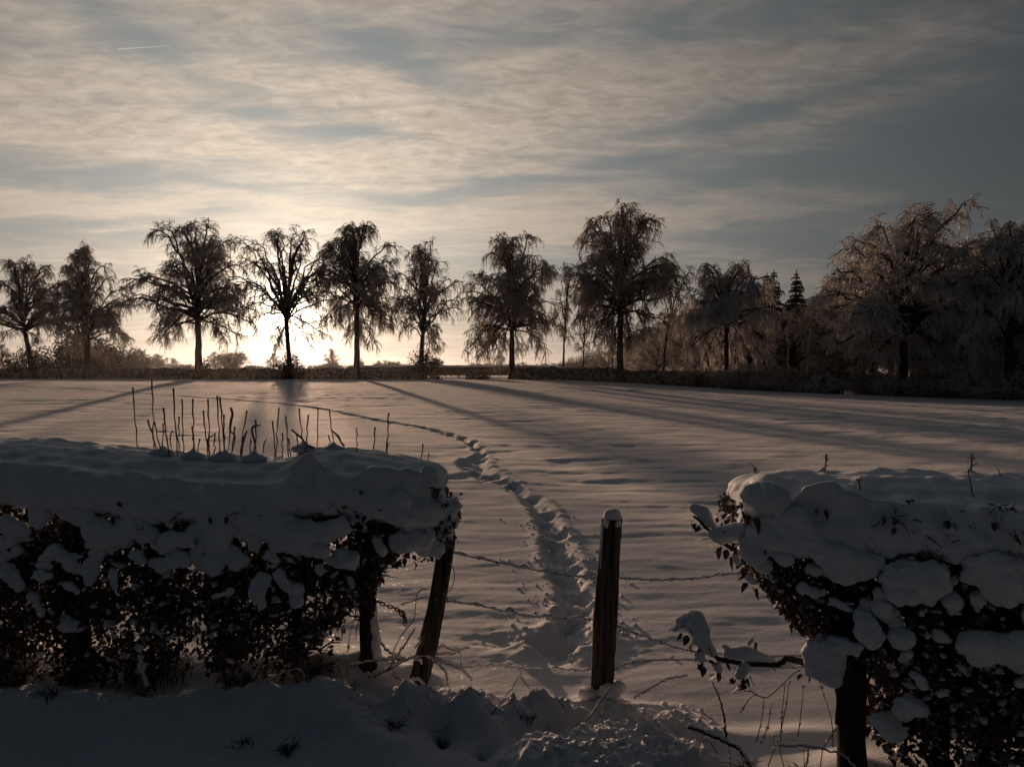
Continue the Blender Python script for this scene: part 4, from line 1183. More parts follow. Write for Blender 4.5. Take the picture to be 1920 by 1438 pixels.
for i, (x0, y0, x1, y1) in enumerate(sh):
    d = 4.86 + rng.uniform(-.08, .08)
    a, b = P(x1, y1 + 14, d), P(x0, y0, d)
    n = 9; L = a + (b - a) * np.linspace(0, 1, n)[:, None] + rng.normal(0, .004, (n, 3)) * np.sin(np.linspace(0, 1, n) * 3)[:, None]
    r = np.full(n, rng.uniform(.0030, .0040)); r[[3, 6]] *= 1.35; r[-1] *= 1.7; r[-2] *= 1.3
    g = Geo(); tubes(g, L, r, 6, cap=True); obj('shoot', g.mesh('shoot', M_SHOOT), left)
    if i in (1, 4, 9, 13, 17, 22, 25, 14):
        c = P(x1, y1, d); blobs('shoot_snow', [(c + [0, 0, -.026], (.085, .06, .030), 0), (c + [0, 0, -.012], (.04, .035, .026), 0), (c + [0, 0, .006], (.014, .014, .022), 0)], .008, None, left, 4, .003, i)
# curled frozen leaves on some shoots
for pts, r in [([(432, 764), (436, 776), (432, 795), (430, 830), (426, 850)], [.014, .022, .018, .007, .005]),
               ([(489, 797), (478, 799), (472, 806), (478, 830), (481, 852)], [.010, .018, .022, .010, .008]),
               ([(402, 815), (391, 822), (389, 838), (394, 850)], [.008, .016, .013, .010]),
               ([(430, 806), (440, 818), (438, 835), (434, 852)], [.008, .015, .010, .006]),
               ([(463, 808), (458, 822), (452, 850)], [.010, .014, .008]),
               ([(328, 812), (323, 808), (319, 822), (322, 845)], [.006, .013, .010, .006]),
               ([(547, 806), (566, 822), (576, 834), (590, 840)], [.014, .016, .014, .010]),
               ([(621, 806), (634, 818), (640, 830), (646, 836)], [.012, .017, .013, .014]),
               ([(499, 824), (495, 832), (493, 850)], [.008, .011, .006]), ([(728, 830), (726, 838), (725, 848)], [.006, .013, .012]),
               ([(793, 832), (792, 845), (788, 870)], [.012, .009, .006]), ([(804, 850), (803, 858), (800, 880)], [.010, .006, .004])]:
    L = smooth_line([P(x, y, 4.84) for x, y in pts], 10); rr = np.interp(np.linspace(0, 1, 10), np.linspace(0, 1, len(r)), r) * rng.uniform(.36, .5, 10)
    g = Geo(); tubes(g, L, rr, 7, cap=True); obj('curled_shoot', g.mesh('curled_shoot', M_SHOOT), left)

# ---- right hedge
dfr = lambda px: np.interp(px, [1300, 1400, 1600, 1920, 2500], [3.62, 3.52, 3.36, 3.12, 2.75])
rtop = [(1392, 912), (1410, 898), (1440, 886), (1540, 873), (1600, 878), (1700, 874), (1820, 876), (1920, 880), (2300, 885), (2500, 890)]
rbot = [(1392, 935), (1420, 965), (1480, 965), (1500, 945), (1540, 955), (1600, 965), (1625, 985), (1690, 990), (1740, 1015), (1765, 1030), (1800, 1000), (1850, 995), (1920, 1000), (2500, 1010)]
rc = []
for px in np.arange(1452, 2480, 18):
    df = float(dfr(px)); ty = np.interp(px, *zip(*rtop)); by = np.interp(px, *zip(*rbot))
    zt = Pn(px, ty, df + .62)[2]; X = Pn(px, 900, df)[0]
    for o_, drop in [(.05, .11), (.14, .07), (.24, .035), (.34, .015), (.44, 0), (.53, 0)]:
        rc.append(((X * (1 + o_ / df * .3), df + o_, zt - drop - .105 + rng.normal(0, .007)), (.13, .14, .105), 0))
    z1 = Pn(px, by - 10 + 14 * perlin(px / 38.0, .5, 9) + 12 * perlin(px / 14.0, .5, 10) - 18, df)[2]
    rc += capsule((X, df + .04, zt - .15), (X + rng.normal(0, .01), df - .01 + rng.normal(0, .02), z1), .075, rng.uniform(.025, .055), .75)
rc += [(P(1440, 925, 3.75), (.11, .20, .10), .15), (P(1424, 932, 3.66), (.07, .12, .07), 0)]
D = lambda a, b, r0, r1, d=-.03, fl=.7: capsule(Pn(a[0], a[1], float(dfr(a[0])) + d), Pn(b[0], b[1], float(dfr(b[0])) + d - .02), r0, r1, fl)
Rclumps = [
    D((1412, 925), (1460, 938), .045, .07, -.02), D((1440, 985), (1500, 985), .05, .085, -.03) + D((1500, 985), (1545, 1030), .085, .07, -.05),
    D((1555, 1040), (1590, 1055), .075, .085, -.06) + D((1590, 1055), (1625, 1062), .085, .055, -.06) + D((1625, 1062), (1645, 1055), .05, .03, -.05),
    D((1685, 1080), (1745, 1083), .070, .075, -.08) + D((1690, 1105), (1705, 1112), .055, .04, -.09) + D((1735, 1100), (1742, 1118), .05, .03, -.08),
    D((1830, 1070), (1900, 1075), .065, .09, -.06) + D((1870, 1095), (1890, 1120), .08, .05, -.07) + D((1815, 1060), (1830, 1070), .04, .05, -.05),
    D((1812, 1208), (1850, 1215), .045, .06, -.06) + D((1850, 1215), (1875, 1225), .06, .045, -.07) + D((1890, 1212), (1930, 1218), .055, .065, -.06) + D((1835, 1235), (1850, 1245), .05, .03, -.07) + D((1900, 1240), (1915, 1255), .05, .03, -.07),
    D((1620, 1155), (1628, 1180), .032, .045, -.08) + D((1628, 1185), (1636, 1197), .035, .02, -.08), D((1685, 1195), (1700, 1200), .035, .03, -.08),
    D((1535, 1215), (1560, 1225), .055, .065, -.02) + D((1530, 1240), (1555, 1262), .05, .04, -.02) + D((1560, 1210), (1610, 1215), .05, .03, -.04),
    D((1402, 922), (1408, 940), .028, .034, .06) + D((1396, 940), (1404, 955), .022, .026, .04) + D((1415, 955), (1425, 965), .03, .03, .0),
    D((1610, 1010), (1612, 1020), .035, .03, -.04), D((1780, 1035), (1792, 1040), .035, .03, -.05), D((1820, 1030), (1845, 1020), .03, .045, -.05), D((1650, 1135), (1660, 1140), .03, .03, -.06),
    D((1830, 1125), (1840, 1130), .035, .025, -.05), D((1640, 1140), (1655, 1115), .025, .035, -.05), D((1405, 1030), (1415, 1040), .045, .045, -.03), D((1425, 1055), (1432, 1062), .035, .03, -.04),
    D((1660, 1355), (1640, 1345), .045, .03, -.06) + D((1665, 1360), (1690, 1375), .045, .03, -.06), D((1700, 1320), (1730, 1330), .05, .03, -.05),
    D((1465, 1040), (1475, 1050), .03, .025, -.05), D((1500, 1100), (1530, 1110), .03, .02, -.04), D((1560, 1130), (1590, 1140), .03, .025, -.05), D((1950, 1150), (2000, 1160), .08, .08, -.05)]
for _ in range(80):
    a = (rng.uniform(1460, 2200), rng.uniform(1000, 1300)); s = rng.uniform(.010, .028)
    if a[1] - 1000 > (a[0] - 1440) * 1.2: continue
    Rclumps.append(D(a, (a[0] + rng.uniform(-25, 25), a[1] + rng.uniform(-4, 14)), s, s * .8, -.04))
rtr = []
for px, d, r in [(1607, 3.42, .062), (1760, 3.4, .04), (1850, 3.35, .05), (2050, 3.25, .05), (2300, 3.1, .05)]:
    b = on_ground(px, d); rtr.append((b, b + np.array([rng.normal(0, .05), .06, .95]), r))
right = hedge_near('beech_hedge', 'snow covered hedge on the right whose ragged nose leans out over the gap',
    [(1412, 952), (1392, 968), (1410, 1040), (1425, 1090), (1475, 1120), (1500, 1180), (1560, 1215), (1630, 1260), (1680, 1310), (1660, 1380), (1700, 1440), (2500, 1440), (2500, 955), (1500, 945)],
    dfr, .53, 34000, 17, rtr, Rclumps, rc, 1700, low=1600, size=.048)
# branches of the right hedge that reach out over the gap, with snow and hanging leaves
def bough(label, pts, d, r, snow, leaves, seed):
    rg = np.random.default_rng(seed)
    g = Geo(); L = smooth_line([P(x, y, d + z) for x, y, z in pts], 22); L += rg.normal(0, .003, L.shape)
    tubes(g, L, np.linspace(r, r * .35, 22), 7, cap=True)
    for i in rg.integers(6, 21, 9):
        e = L[i] + unit(rg.normal(0, 1, 3) + np.array([0, 0, -.5])) * rg.uniform(.04, .09)
        tubes(g, [L[i], (L[i] + e) / 2 + rg.normal(0, .006, 3), e], [.004, .003, .002], 4)
    o = obj('bough', g.mesh('bough', M_STEM), right, label=label)
    for pr in snow: blobs('bough_snow', knob(rg, pr), .008, None, o, 3, .004, seed, .0035)
    for (x, y) in leaves: leaf_obj(rg, o, P(x, y, d - .02 + rg.uniform(-.03, .03)), .052)
    return o
pc = lambda a, b, r0, r1, d: capsule(P(a[0], a[1], d), P(b[0], b[1], d), r0, r1, .85)
bough('low bare bough with pillows of snow', [(1560, 1250, 0), (1510, 1243, 0), (1478, 1233, 0), (1455, 1246, 0), (1400, 1245, 0), (1355, 1236, 0), (1325, 1215, 0), (1305, 1185, 0), (1285, 1165, 0), (1270, 1170, 0)], 3.50, .017,
      [pc((1280, 1166), (1305, 1160), .032, .045, 3.5) + pc((1305, 1160), (1322, 1185), .040, .030, 3.49), pc((1300, 1172), (1318, 1200), .030, .040, 3.46) + pc((1266, 1180), (1270, 1176), .014, .014, 3.46),
       pc((1322, 1205), (1335, 1225), .035, .022, 3.5), pc((1365, 1225), (1400, 1224), .028, .034, 3.5) + pc((1400, 1226), (1450, 1236), .032, .016, 3.5),
       pc((1404, 1206), (1410, 1199), .011, .012, 3.5), pc((1356, 1210), (1362, 1216), .012, .018, 3.5), pc((1312, 1225), (1316, 1236), .026, .018, 3.49),
       pc((1344, 1246), (1347, 1254), .022, .018, 3.49), pc((1396, 1252), (1388, 1264), .030, .027, 3.48)],
      [(1276, 1185), (1283, 1192), (1290, 1190), (1300, 1205), (1318, 1240), (1345, 1258), (1352, 1262), (1380, 1272), (1388, 1278), (1395, 1272), (1402, 1270), (1415, 1203), (1383, 1285), (1400, 1283), (1408, 1266), (1374, 1270), (1350, 1268), (1340, 1264), (1321, 1248), (1309, 1244), (1362, 1240), (1331, 1235), (1503, 1262), (1519, 1266), (1310, 1212), (1378, 1262)], 3)
bough('upper snowy bough pointing out of the hedge nose', [(1480, 1110, 0), (1445, 1090, 0), (1410, 1060, 0), (1385, 1035, 0), (1350, 1015, 0), (1325, 990, 0), (1300, 968, 0)], 3.55, .016,
      [pc((1302, 953), (1320, 962), .026, .034, 3.55) + pc((1320, 965), (1336, 985), .032, .020, 3.55), pc((1345, 1002), (1385, 995), .040, .045, 3.54), pc((1408, 1025), (1415, 1012), .040, .034, 3.5),
       pc((1380, 1045), (1384, 1056), .018, .018, 3.5), pc((1403, 1082), (1412, 1090), .022, .022, 3.5), pc((1425, 1068), (1455, 1090), .018, .02, 3.5)],
      [(1297, 975), (1303, 980), (1312, 985), (1318, 988), (1338, 1020), (1345, 1026), (1352, 1022), (1365, 1030), (1375, 1042), (1388, 1050), (1392, 1062), (1402, 1092), (1410, 1100), (1420, 1102), (1432, 1096), (1398, 1070), (1440, 1095), (1452, 1105), (1405, 965), (1398, 955)], 4)
bough('thin leafy bough below the hedge nose', [(1590, 1200, 0), (1550, 1190, 0), (1520, 1168, 0), (1490, 1160, 0)], 3.5, .010, [], [(1484, 1160), (1490, 1166), (1497, 1158), (1512, 1172), (1525, 1178), (1540, 1186)], 5)
bough('short leafy bough by the thick trunk', [(1740, 1290, 0), (1690, 1300, 0), (1660, 1325, 0), (1645, 1350, 0)], 3.35, .010, [pc((1640, 1342), (1672, 1350), .018, .04, 3.33) + pc((1672, 1350), (1695, 1372), .036, .02, 3.33)],
      [(1640, 1360), (1655, 1365), (1670, 1378), (1685, 1384), (1700, 1392), (1730, 1395), (1745, 1400), (1720, 1405), (1735, 1412), (1760, 1392)], 6)
for (x, y, tx, ty) in [(1543, 888, 1549, 851), (1818, 890, 1821, 851), (1413, 905, 1414, 878), (1611, 910, 1606, 898)]:
    d = 4.02 if x > 1500 else 3.9
    d = float(dfr(x)) + .50 if x != 1611 else float(dfr(x)) + .02
    g = Geo(); L = smooth_line([P(x, y + 8, d), P((x + tx) / 2 + 2, (y + ty) / 2, d), P(tx, ty, d)], 8); tubes(g, L, [.006, .005, .0045, .004, .0045, .005, .006, .003], 6, cap=True)
    for q_ in (3, 4, 5, 6): tubes(g, [L[q_], L[q_] + rng.normal(0, .008, 3) + [.004, 0, .008], L[q_] + rng.normal(0, .012, 3) + [.006, 0, .016]], [.0035, .003, .0015], 4)
    obj('shoot', g.mesh('shoot', M_SHOOT), right)
    if x != 1611: blobs('shoot_snow', [(P(x, y + 4, d), (.08, .06, .026), 0), (P(x, y - 1, d), (.035, .03, .022), 0), (P(x, y - 7, d), (.013, .013, .022), 0)], .008, None, right, 4, .003, 3)

# ---------------------------------------------------------------- posts
def post(label, bpx, bpy, tpx, tpy, d, w, seed, bend=0.0, dt=None):
    rg = np.random.default_rng(seed); dt = dt or d
    b = P(bpx, bpy, d); t = P(tpx, tpy, dt)
    g0 = gz(b[0], b[1]); b[2] = min(b[2], g0 - .02) - .12
    th = thing('fence_post', label, 'post', (b[0], b[1], g0), 'posts of the wire fence')
    o0 = np.array([b[0], b[1], g0])
    n, m = 30, 20; u = np.linspace(0, 1, n); a = np.arange(m) / m * 2 * math.pi
    ax = b[None] + (t - b)[None] * u[:, None]; ax[:, 0] += bend * np.sin(u * math.pi)
    R = w * (1 + .10 * (1 - u) + .05 * np.sin(u * 9 + seed))[:, None] * (1 + .13 * np.cos(2 * a + 1 + u[:, None]) + .07 * np.cos(5 * a + seed) + .035 * rg.normal(0, 1, m)[None] + .02 * rg.normal(0, 1, (n, m)))
    V = np.stack([ax[:, None, 0] + R * np.cos(a), ax[:, None, 1] + R * np.sin(a), ax[:, None, 2] + 0 * R], -1) - o0
    j = np.arange(m); q = []
    for i in range(n - 1): q.append(np.stack([i * m + j, i * m + (j + 1) % m, (i + 1) * m + (j + 1) % m, (i + 1) * m + j], 1))
    g = Geo().add(V, quads=np.concatenate(q))
    top = np.vstack([V[-1], V[-1].mean(0) + [0, 0, .01]]); g.add(top, tris=[(k, (k + 1) % m, m) for k in range(m)])
    obj('post_shaft', g.mesh('post_shaft', M_POST, True), th)
    return th, o0, t
mp, mo, mt = post('upright fence post with a round snow cap in the middle of the gap', 1127, 1316, 1148, 972, 4.33, .055, 3, -.006)
c = mt - mo
blobs('snow_cap', [(c + [0, 0, .005], (.058, .056, .035), 0), (c + [0, 0, .03], (.052, .05, .028), 0), (c + [-.03, -.02, -.02], (.025, .03, .04), 0), (c + [.02, -.04, -.02], (.03, .02, .03), 0)], .008, None, mp, 6, .004, 2)
blobs('frost_edge', capsule(c + [-.058, -.01, -.03], c + [-.066, -.01, -.28], .009, .007), .005, None, mp, 2, .003, 3)
blobs('foot_snow', [((.05, -.05, .02), (.07, .06, .05), 0), ((-.08, -.04, .0), (.06, .05, .04), 0), ((.09, -.02, .03), (.05, .05, .045), 0)], .010, None, mp, 3, .02, 4, .01)
lp, lo, lt = post('leaning fence post under the end of the left hedge', 775, 1262, 840, 1005, 4.55, .050, 5, .02)
blobs('snow_patch', capsule((.02, -.06, .22), (.05, -.062, .25), .012, .010) + capsule((.0, -.062, .16), (.05, -.062, .145), .012, .012) + capsule((.05, -.062, .145), (.055, -.06, .12), .011, .008) + [((.045, -.063, .27), (.014, .008, .012), 0)], .006, None, lp, 3, .004, 6)

# ---------------------------------------------------------------- barbed wire
def wire(label, pts, d0, d1, seed, snow=.7, group='strands of barbed wire in the gap', blob_at=()):
    rg = np.random.default_rng(seed); k = 70
    n = len(pts); ds = np.linspace(d0, d1, n)
    L = smooth_line([P(x, y, dd) for (x, y), dd in zip(pts, ds)], k)
    o0 = L[0].copy(); th = thing('barbed_wire', label, 'wire', o0, group); L = L - o0
    g = Geo(); tw = np.linspace(0, 60, k)
    for ph in (0, math.pi): tubes(g, L + .0022 * np.stack([0 * tw, np.cos(tw + ph), np.sin(tw + ph)], 1), .0018, 4)
    obj('strand', g.mesh('wire_strand', M_WIRE), th)
    seg = np.linalg.norm(np.diff(L, axis=0), axis=1).sum()
    for f in np.arange(.06, 1, .105 / max(seg, .2)):
        p = L[int(f * (k - 1))]; g = Geo()
        for q in range(2):
            v = unit(rg.normal(0, 1, 3) * [.3, 1, 1]) * .013; tubes(g, [p - v, p, p + v], [.001, .0018, .001], 4)
        tubes(g, [p - [.006, 0, 0], p + [.006, 0, 0]], .0042, 6)
        obj('barb', g.mesh('barb', M_WIRE), th)
    f = 0.02; s = Geo()
    h = np.clip(.5 + 1.3 * perlin(np.arange(k) / 5.5, np.zeros(k) + seed, 70) + .5 * perlin(np.arange(k) / 2.1, np.zeros(k) + seed, 71), 0, 1.3) * snow
    for b in blob_at: h += 1.1 * np.exp(-((np.arange(k) / k - b) / .025) ** 2)
    r = .0022 + .0085 * h
    tubes(s, L + np.stack([0 * h, 0 * h, r * .8], 1), r, 7, cap=True)
    obj('rime', s.mesh('wire_rime', M_CLUMP), th)
    return th
wire('top strand of barbed wire from the leaning post to the upright post', [(848, 1036), (920, 1052), (1000, 1068), (1060, 1078), (1118, 1086)], 4.53, 4.33, 1, 1.1)
wire('middle strand of barbed wire with a lump of ice on it, left of the post', [(826, 1127), (870, 1131), (930, 1142), (975, 1153), (1040, 1158), (1116, 1162)], 4.53, 4.33, 2, .9, blob_at=(.50, .53))
wire('bottom strand of barbed wire close over the snow left of the upright post', [(868, 1250), (930, 1248), (985, 1252), (1040, 1254), (1104, 1258)], 4.5, 4.31, 3, .8)
wire('top strand of barbed wire right of the upright post', [(1162, 1084), (1230, 1088), (1300, 1085), (1350, 1078), (1400, 1074), (1460, 1066)], 4.33, 3.8, 4, .9)
wire('middle strand of wire sagging down to the right of the upright post', [(1154, 1172), (1200, 1190), (1240, 1204), (1290, 1219), (1400, 1230), (1440, 1230), (1530, 1229)], 4.33, 3.75, 5, .4)
wire('bottom strand of wire rising right of the upright post', [(1148, 1257), (1175, 1244), (1215, 1238), (1300, 1237), (1400, 1246), (1480, 1251), (1540, 1247)], 4.31, 3.75, 6, .5)
def loop(label, pts, d, r, mat, name='wire_loop', cat='wire', rr=None, rime=None):
    L = smooth_line([P(x, y, d) for x, y in pts], 30); o0 = L[0].copy()
    th = thing(name, label, cat, o0)
    g = Geo(); tubes(g, L - o0, r if rr is None else np.interp(np.linspace(0, 1, 30), np.linspace(0, 1, len(rr)), rr), 6, cap=True); obj('strand', g.mesh(name, mat), th)
    if rime:
        h = np.clip(.6 + 1.2 * perlin(np.arange(30) / 4.0, np.zeros(30), int(abs(pts[0][0]))), .1, 1.4) * rime
        g = Geo(); tubes(g, L - o0 + np.stack([0 * h, 0 * h, h * .7 + .001], 1), h, 7, cap=True); obj('rime', g.mesh('rime', M_CLUMP), th)
    return th
loop('loose end of wire curling down right of the leaning post', [(841, 1056), (850, 1066), (852, 1085), (845, 1105), (833, 1113), (840, 1122), (830, 1127), (816, 1124)], 4.5, .0025, M_WIRE, rime=.0028)
loop('wire running from the trunk chain up to the leaning post', [(752, 1134), (770, 1128), (790, 1121), (800, 1118)], 4.55, .0025, M_WIRE, rime=.006)
loop('thin wire hooked round the left side of the leaning post', [(800, 1105), (788, 1107), (781, 1118), (779, 1140), (776, 1160), (762, 1180), (748, 1198), (738, 1222), (734, 1236)], 4.5, .0028, M_WIRE, rime=.005)
loop('wire hoop behind the weeds hanging from the low bough', [(1500, 1256), (1488, 1262), (1470, 1280), (1448, 1300), (1435, 1308), (1420, 1303), (1410, 1297), (1396, 1295)], 3.55, .0025, M_WIRE, rime=.003)
# chain
ch = thing('chain', 'short iron chain hanging from the trunk beside the leaning post', 'chain', P(706, 1126, 4.58))
L = smooth_line([P(706, 1126, 4.58), P(722, 1134, 4.56), P(738, 1139, 4.55), P(750, 1146, 4.54), P(758, 1156, 4.53), P(760, 1172, 4.53)], 12)
for i in range(11):
    a, b = L[i], L[i + 1]; c = (a + b) / 2; d = unit(b - a); ref = np.array([0, 1., 0]) if i % 2 else np.array([0, .3, 1.]); n1 = unit(np.cross(d, ref))
    ang = np.arange(15) / 14 * 2 * math.pi; s = 1.35 if i in (7, 8) else 1.0
    ring = c + d * (np.cos(ang) * .017 * s)[:, None] + n1 * (np.sin(ang) * .010 * s)[:, None] - P(706, 1126, 4.58)
    g = Geo(); tubes(g, ring, .0036 * s, 6); obj('chain_link', g.mesh('chain_link', M_WIRE), ch)

# ---------------------------------------------------------------- arching snowy brambles at the foot of the leaning post
def arch(label, pts, d, r0, r1, snow, cat='bramble', name='bramble_stem', mat=None):
    n = 26; ds = np.linspace(d[0], d[1], len(pts)); L = smooth_line([P(x, y, dd) for (x, y), dd in zip(pts, ds)], n)
    o0 = L[0].copy(); th = thing(name, label, cat, o0)
    L = L - o0 + rng.normal(0, .0025, L.shape)
    g = Geo(); tubes(g, L, np.linspace(r0, r1, n), 6, cap=True); obj('stem', g.mesh('stem', mat or M_STEM), th)
    h = snow * np.clip(.7 + .9 * perlin(np.arange(n) / 3.5, np.zeros(n) + pts[0][0], 72), .15, 1.5)
    g = Geo(); tubes(g, L + np.stack([0 * h, 0 * h, h * .6 + r1], 1), h, 8, cap=True); obj('stem_snow', g.mesh('stem_snow', M_CLUMP), th)
    return th
arch('long snowy bramble arching right across the foot of the leaning post', [(700, 1268), (735, 1252), (765, 1236), (795, 1232), (830, 1240), (862, 1255), (885, 1275)], (4.52, 4.38), .007, .004, .011)
arch('snowy bramble drooping forward under the right of the leaning post', [(800, 1232), (822, 1245), (835, 1262), (840, 1285)], (4.42, 4.36), .005, .004, .010)
arch('snowy bramble running left from the leaning post to the hedge trunk', [(760, 1235), (728, 1236), (700, 1240), (672, 1245), (655, 1250)], (4.5, 4.42), .006, .004, .010)
arch('bramble climbing left of the leaning post', [(725, 1258), (745, 1230), (762, 1205), (772, 1190), (778, 1178)], (4.48, 4.5), .006, .003, .007)
arch('bramble crossing behind the chain towards the trunk', [(708, 1195), (722, 1215), (735, 1226), (752, 1230)], (4.6, 4.55), .006, .004, .008)
arch('flat bramble lying on the snow right of the leaning post, the upper one', [(800, 1222), (828, 1212), (850, 1218), (880, 1215)], (4.75, 4.85), .006, .003, .009)
arch('flat bramble lying on the snow right of the leaning post, the lower one', [(780, 1228), (810, 1225), (840, 1226), (862, 1222)], (4.7, 4.75), .005, .003, .009)
arch('snowy bramble creeping low over the verge lumps', [(735, 1262), (752, 1274), (768, 1280), (782, 1276), (796, 1284)], (4.35, 4.3), .006, .004, .012)
arch('snow crusted stem slanting out of the verge left of the leaning post', [(450, 1318), (472, 1280), (492, 1235), (505, 1190)], (4.25, 4.35), .005, .004, .007)
arch('short upright snow crusted stem in front of the left hedge', [(276, 1290), (266, 1255), (262, 1225), (258, 1215)], (4.2, 4.22), .006, .005, .020)
arch('bramble arching in front of the hedge foot at the left', [(475, 1310), (495, 1285), (530, 1262), (560, 1256), (570, 1270)], (4.22, 4.25), .005, .003, .006)
arch('dark forked stick lying in the weeds at the lower right', [(1290, 1362), (1318, 1372), (1355, 1388), (1385, 1405), (1408, 1438)], (3.55, 3.45), .008, .007, .009, 'stick', 'stick')
arch('bent snowy weed rising left of the forked stick', [(1362, 1380), (1358, 1345), (1350, 1310), (1336, 1278)], (3.55, 3.58), .006, .003, .004, 'weed', 'weed')
arch('snowy stick leaning across the foot of the upright post', [(1052, 1438), (1075, 1390), (1100, 1350), (1145, 1290)], (3.75, 4.1), .005, .004, .005, 'stick', 'stick')
arch('bare twig leaning on the snow right of the upright post', [(1188, 1308), (1215, 1292), (1240, 1278), (1262, 1270), (1290, 1267)], (4.2, 4.2), .004, .003, .005, 'twig', 'twig')
arch('bare twig leaning over the verge lumps', [(920, 1340), (945, 1310), (978, 1262)], (4.0, 4.05), .003, .002, .001, 'twig', 'twig')
arch('tiny dark twig stuck in the verge left of the upright post', [(1058, 1328), (1048, 1312), (1040, 1300)], (4.0, 4.0), .003, .002, .001, 'twig', 'twig')
arch('long drooping snowy weed low at the right by the thick trunk', [(1460, 1399), (1500, 1398), (1560, 1408), (1590, 1425), (1605, 1445)], (3.4, 3.35), .003, .003, .006, 'weed', 'weed')
arch('dark fallen twig lying on top of the left hedge snow', [(456, 948), (474, 962), (496, 968), (516, 978)], (4.27, 4.27), .004, .003, .0012, 'twig', 'twig')
WE = [((1418, 1390), (1428, 1350), (1432, 1312)), ((1426, 1394), (1440, 1360), (1446, 1320)), ((1464, 1390), (1466, 1340), (1472, 1282)), ((1464, 1372), (1474, 1320), (1480, 1278)), ((1496, 1380), (1502, 1335), (1506, 1287)),
      ((1562, 1400), (1558, 1345), (1535, 1275)), ((1572, 1408), (1575, 1360), (1572, 1330)), ((1388, 1336), (1402, 1314), (1416, 1300)), ((1345, 1412), (1330, 1388), (1318, 1376)), ((1370, 1438), (1368, 1410), (1366, 1395)),
      ((1440, 1436), (1452, 1400), (1450, 1380)), ((1538, 1438), (1545, 1400), (1572, 1360)), ((1512, 1438), (1514, 1420), (1516, 1400)), ((1655, 1400), (1650, 1370), (1648, 1345)), ((695, 1280), (690, 1262), (694, 1250)),
      ((1470, 1436), (1462, 1405), (1455, 1385)), ((818, 1245), (820, 1225), (822, 1205)), ((864, 1250), (864, 1240), (864, 1228)), ((652, 1225), (656, 1190), (664, 1160)), ((640, 1200), (643, 1180), (646, 1165))]
WL = ['short dry stalk under the wire hoop, the left one', 'short dry stalk under the wire hoop, the right one', 'tall dry stalk with many snow beads halfway to the thick trunk',
      'thinner twin crossing behind the tall beaded stalk', 'straight dry stalk with two snow beads left of the thick trunk', 'long bent stalk curving towards the thick trunk at the right',
      'short stalk touching the left side of the thick trunk', 'dark twig rising to the left end of the wire hoop', 'small stalk beside the left end of the forked stick',
      'snow beaded stalk at the bottom edge under the forked stick', 'stalk at the bottom edge right of the forked stick', 'slanting stalk at the bottom edge before the thick trunk',
      'short stalk at the bottom edge under the long drooping weed', 'stalk in the snow at the right of the thick trunk', 'short stalk at the foot of the snow plastered hedge trunk',
      'bottom edge stalk leaning left below the drooping weed', 'upright stalk rising from the brambles right of the leaning post', 'tiny stalk on the snow furthest right of the leaning post',
      'long thin stalk left of the snow plastered trunk', 'shorter stalk left of the snow plastered trunk']
for i, pts in enumerate(WE):
    d = 3.55 if pts[0][0] > 1300 else 4.5
    k = WL[i]
    n = 12; L = smooth_line([P(x, y, d) for x, y in pts], n); o0 = L[0].copy(); L = L - o0
    th = thing('weed', k, 'weed', o0, 'dry stalks in the lower right verge' if d < 4 else 'thin stalks at the hedge foot')
    g = Geo(); tubes(g, L, np.linspace(.0028, .0014, n), 5, cap=True); obj('stem', g.mesh('weed_stem', M_GRASS), th)
    v0, f0 = ico(2)
    for j in rng.integers(2, n, 3):
        g = Geo().add(v0 * (1 + .15 * rng.normal(0, 1, (len(v0), 1))) * [rng.uniform(.004, .010), .006, rng.uniform(.006, .014)] + L[j], tris=f0)
        obj('snow_bead', g.mesh('snow_bead', M_CLUMP), th)
# dark grass in the hollows of the verge
def tuft(label, px, py, d, n, h, seed, spread=.05):
    rg = np.random.default_rng(seed); b = P(px, py, d); b[2] = gz(b[0], d)
    az = rg.uniform(0, 6.28, n); s0 = np.c_[rg.normal(0, spread * .4, (n, 2)), np.zeros(n) - .02]
    hh = h * rg.uniform(.5, 1.1, n); o = np.stack([np.cos(az), np.sin(az), az * 0], -1)
    e = s0 + o * (hh * rg.uniform(.3, 1.1, n))[:, None] + np.array([0, 0, 1.]) * (hh * rg.uniform(.4, 1, n))[:, None]
    g = Geo(); tubes(g, bez(s0, s0 + [0, 0, h * .4], (s0 + e) / 2 + [0, 0, h * .3], e, 6), np.array([.0028, .0026, .0024, .002, .0015, .0008])[None], 3)
    o_ = obj('grass_tuft', g.mesh('grass_tuft', M_GRASS), None, b); o_['label'] = label; o_['category'] = 'grass tuft'
tuft('dark grass showing in the hollow left of the snow lump', 826, 1345, 3.95, 60, .10, 1)
tuft('dark grass under the pale snow lump in the middle verge', 900, 1395, 3.78, 80, .07, 2)
tuft('small spray of grass at the bottom edge left of middle', 540, 1425, 3.62, 40, .09, 3)
tuft('thin grass under the left hedge by the tree trunks', 300, 1225, 4.55, 130, .16, 4, .25)
tuft('thin grass under the left hedge near its last trunk', 600, 1225, 4.5, 90, .13, 5, .15)
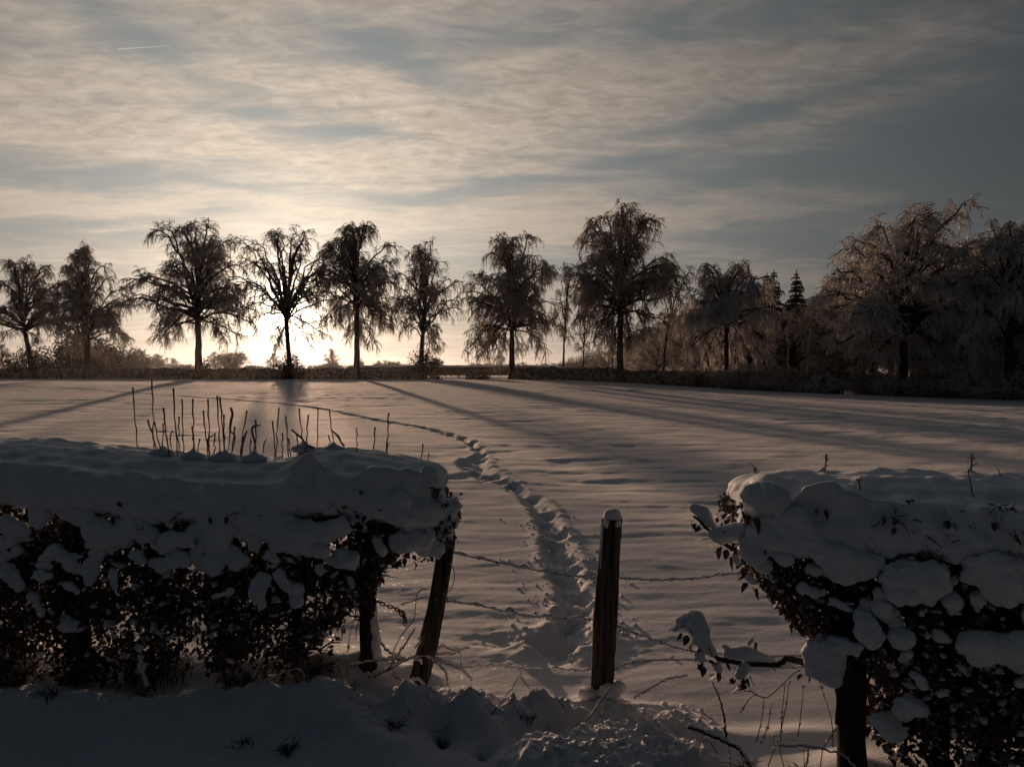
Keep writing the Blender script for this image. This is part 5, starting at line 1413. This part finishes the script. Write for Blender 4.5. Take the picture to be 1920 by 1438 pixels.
tuft('dark sprig in the snow at the bottom left', 262, 1290, 4.0, 20, .08, 6)

for k_, (px, py, d, n, h, lb) in enumerate([(95, 1330, 3.9, 26, .09, 'small dark grass sprig furthest left in the verge'), (455, 1395, 3.65, 22, .07, 'dark grass sprig in the smooth snow near the bottom left'),
        (655, 1310, 4.1, 30, .08, 'grass tuft poking from the verge below the leaning post'), (735, 1350, 3.9, 26, .08, 'grass tuft on the verge right of the leaning post'),
        (985, 1330, 4.0, 22, .07, 'grass sprig between the verge lumps left of the upright post'), (1205, 1345, 3.9, 22, .08, 'grass sprig right below the upright post'),
        (1400, 1400, 3.6, 34, .10, 'grass tuft among the weeds by the forked stick'), (1500, 1420, 3.5, 40, .12, 'grass tuft under the long drooping weed'),
        (1680, 1425, 3.4, 40, .12, 'grass tuft right of the thick trunk'), (40, 1240, 4.5, 90, .15, 'grass under the far left end of the left hedge'), (450, 1240, 4.45, 70, .12, 'grass under the middle of the left hedge')]):
    tuft(lb, px, py, d, n, h, 40 + k_, .12 if py < 1250 else .06)
# loose crumbs of snow thrown up along the ploughed edge and the track
g_ = Geo(); v0, f0 = ico(1); rc_ = np.random.default_rng(91)
cx = np.r_[rc_.uniform(-1.0, 1.1, 260), rc_.uniform(.15, .95, 220)]
cy = np.r_[4.10 - .10 * cx[:260] + rc_.normal(0, .14, 260), 3.65 + rc_.normal(0, .16, 220)]
ti = rc_.integers(620, 900, 300); tp_ = TRAIL[ti] + rc_.normal(0, .22, (300, 2))
cx = np.r_[cx, tp_[:, 0]]; cy = np.r_[cy, tp_[:, 1]]
cz = g_height(cx, cy)
for x_, y_, z_ in zip(cx, cy, cz):
    s_ = rc_.uniform(.006, .022)
    g_.add(v0 * (1 + .22 * rc_.normal(0, 1, (len(v0), 1))) * [s_, s_, s_ * .8] + [x_, y_, z_ + s_ * .2], tris=f0)
obj('snow_crumbs', g_.mesh('snow_crumbs', M_CLUMP), kind='stuff')['label'] = 'loose crumbs of snow along the verge and the track'
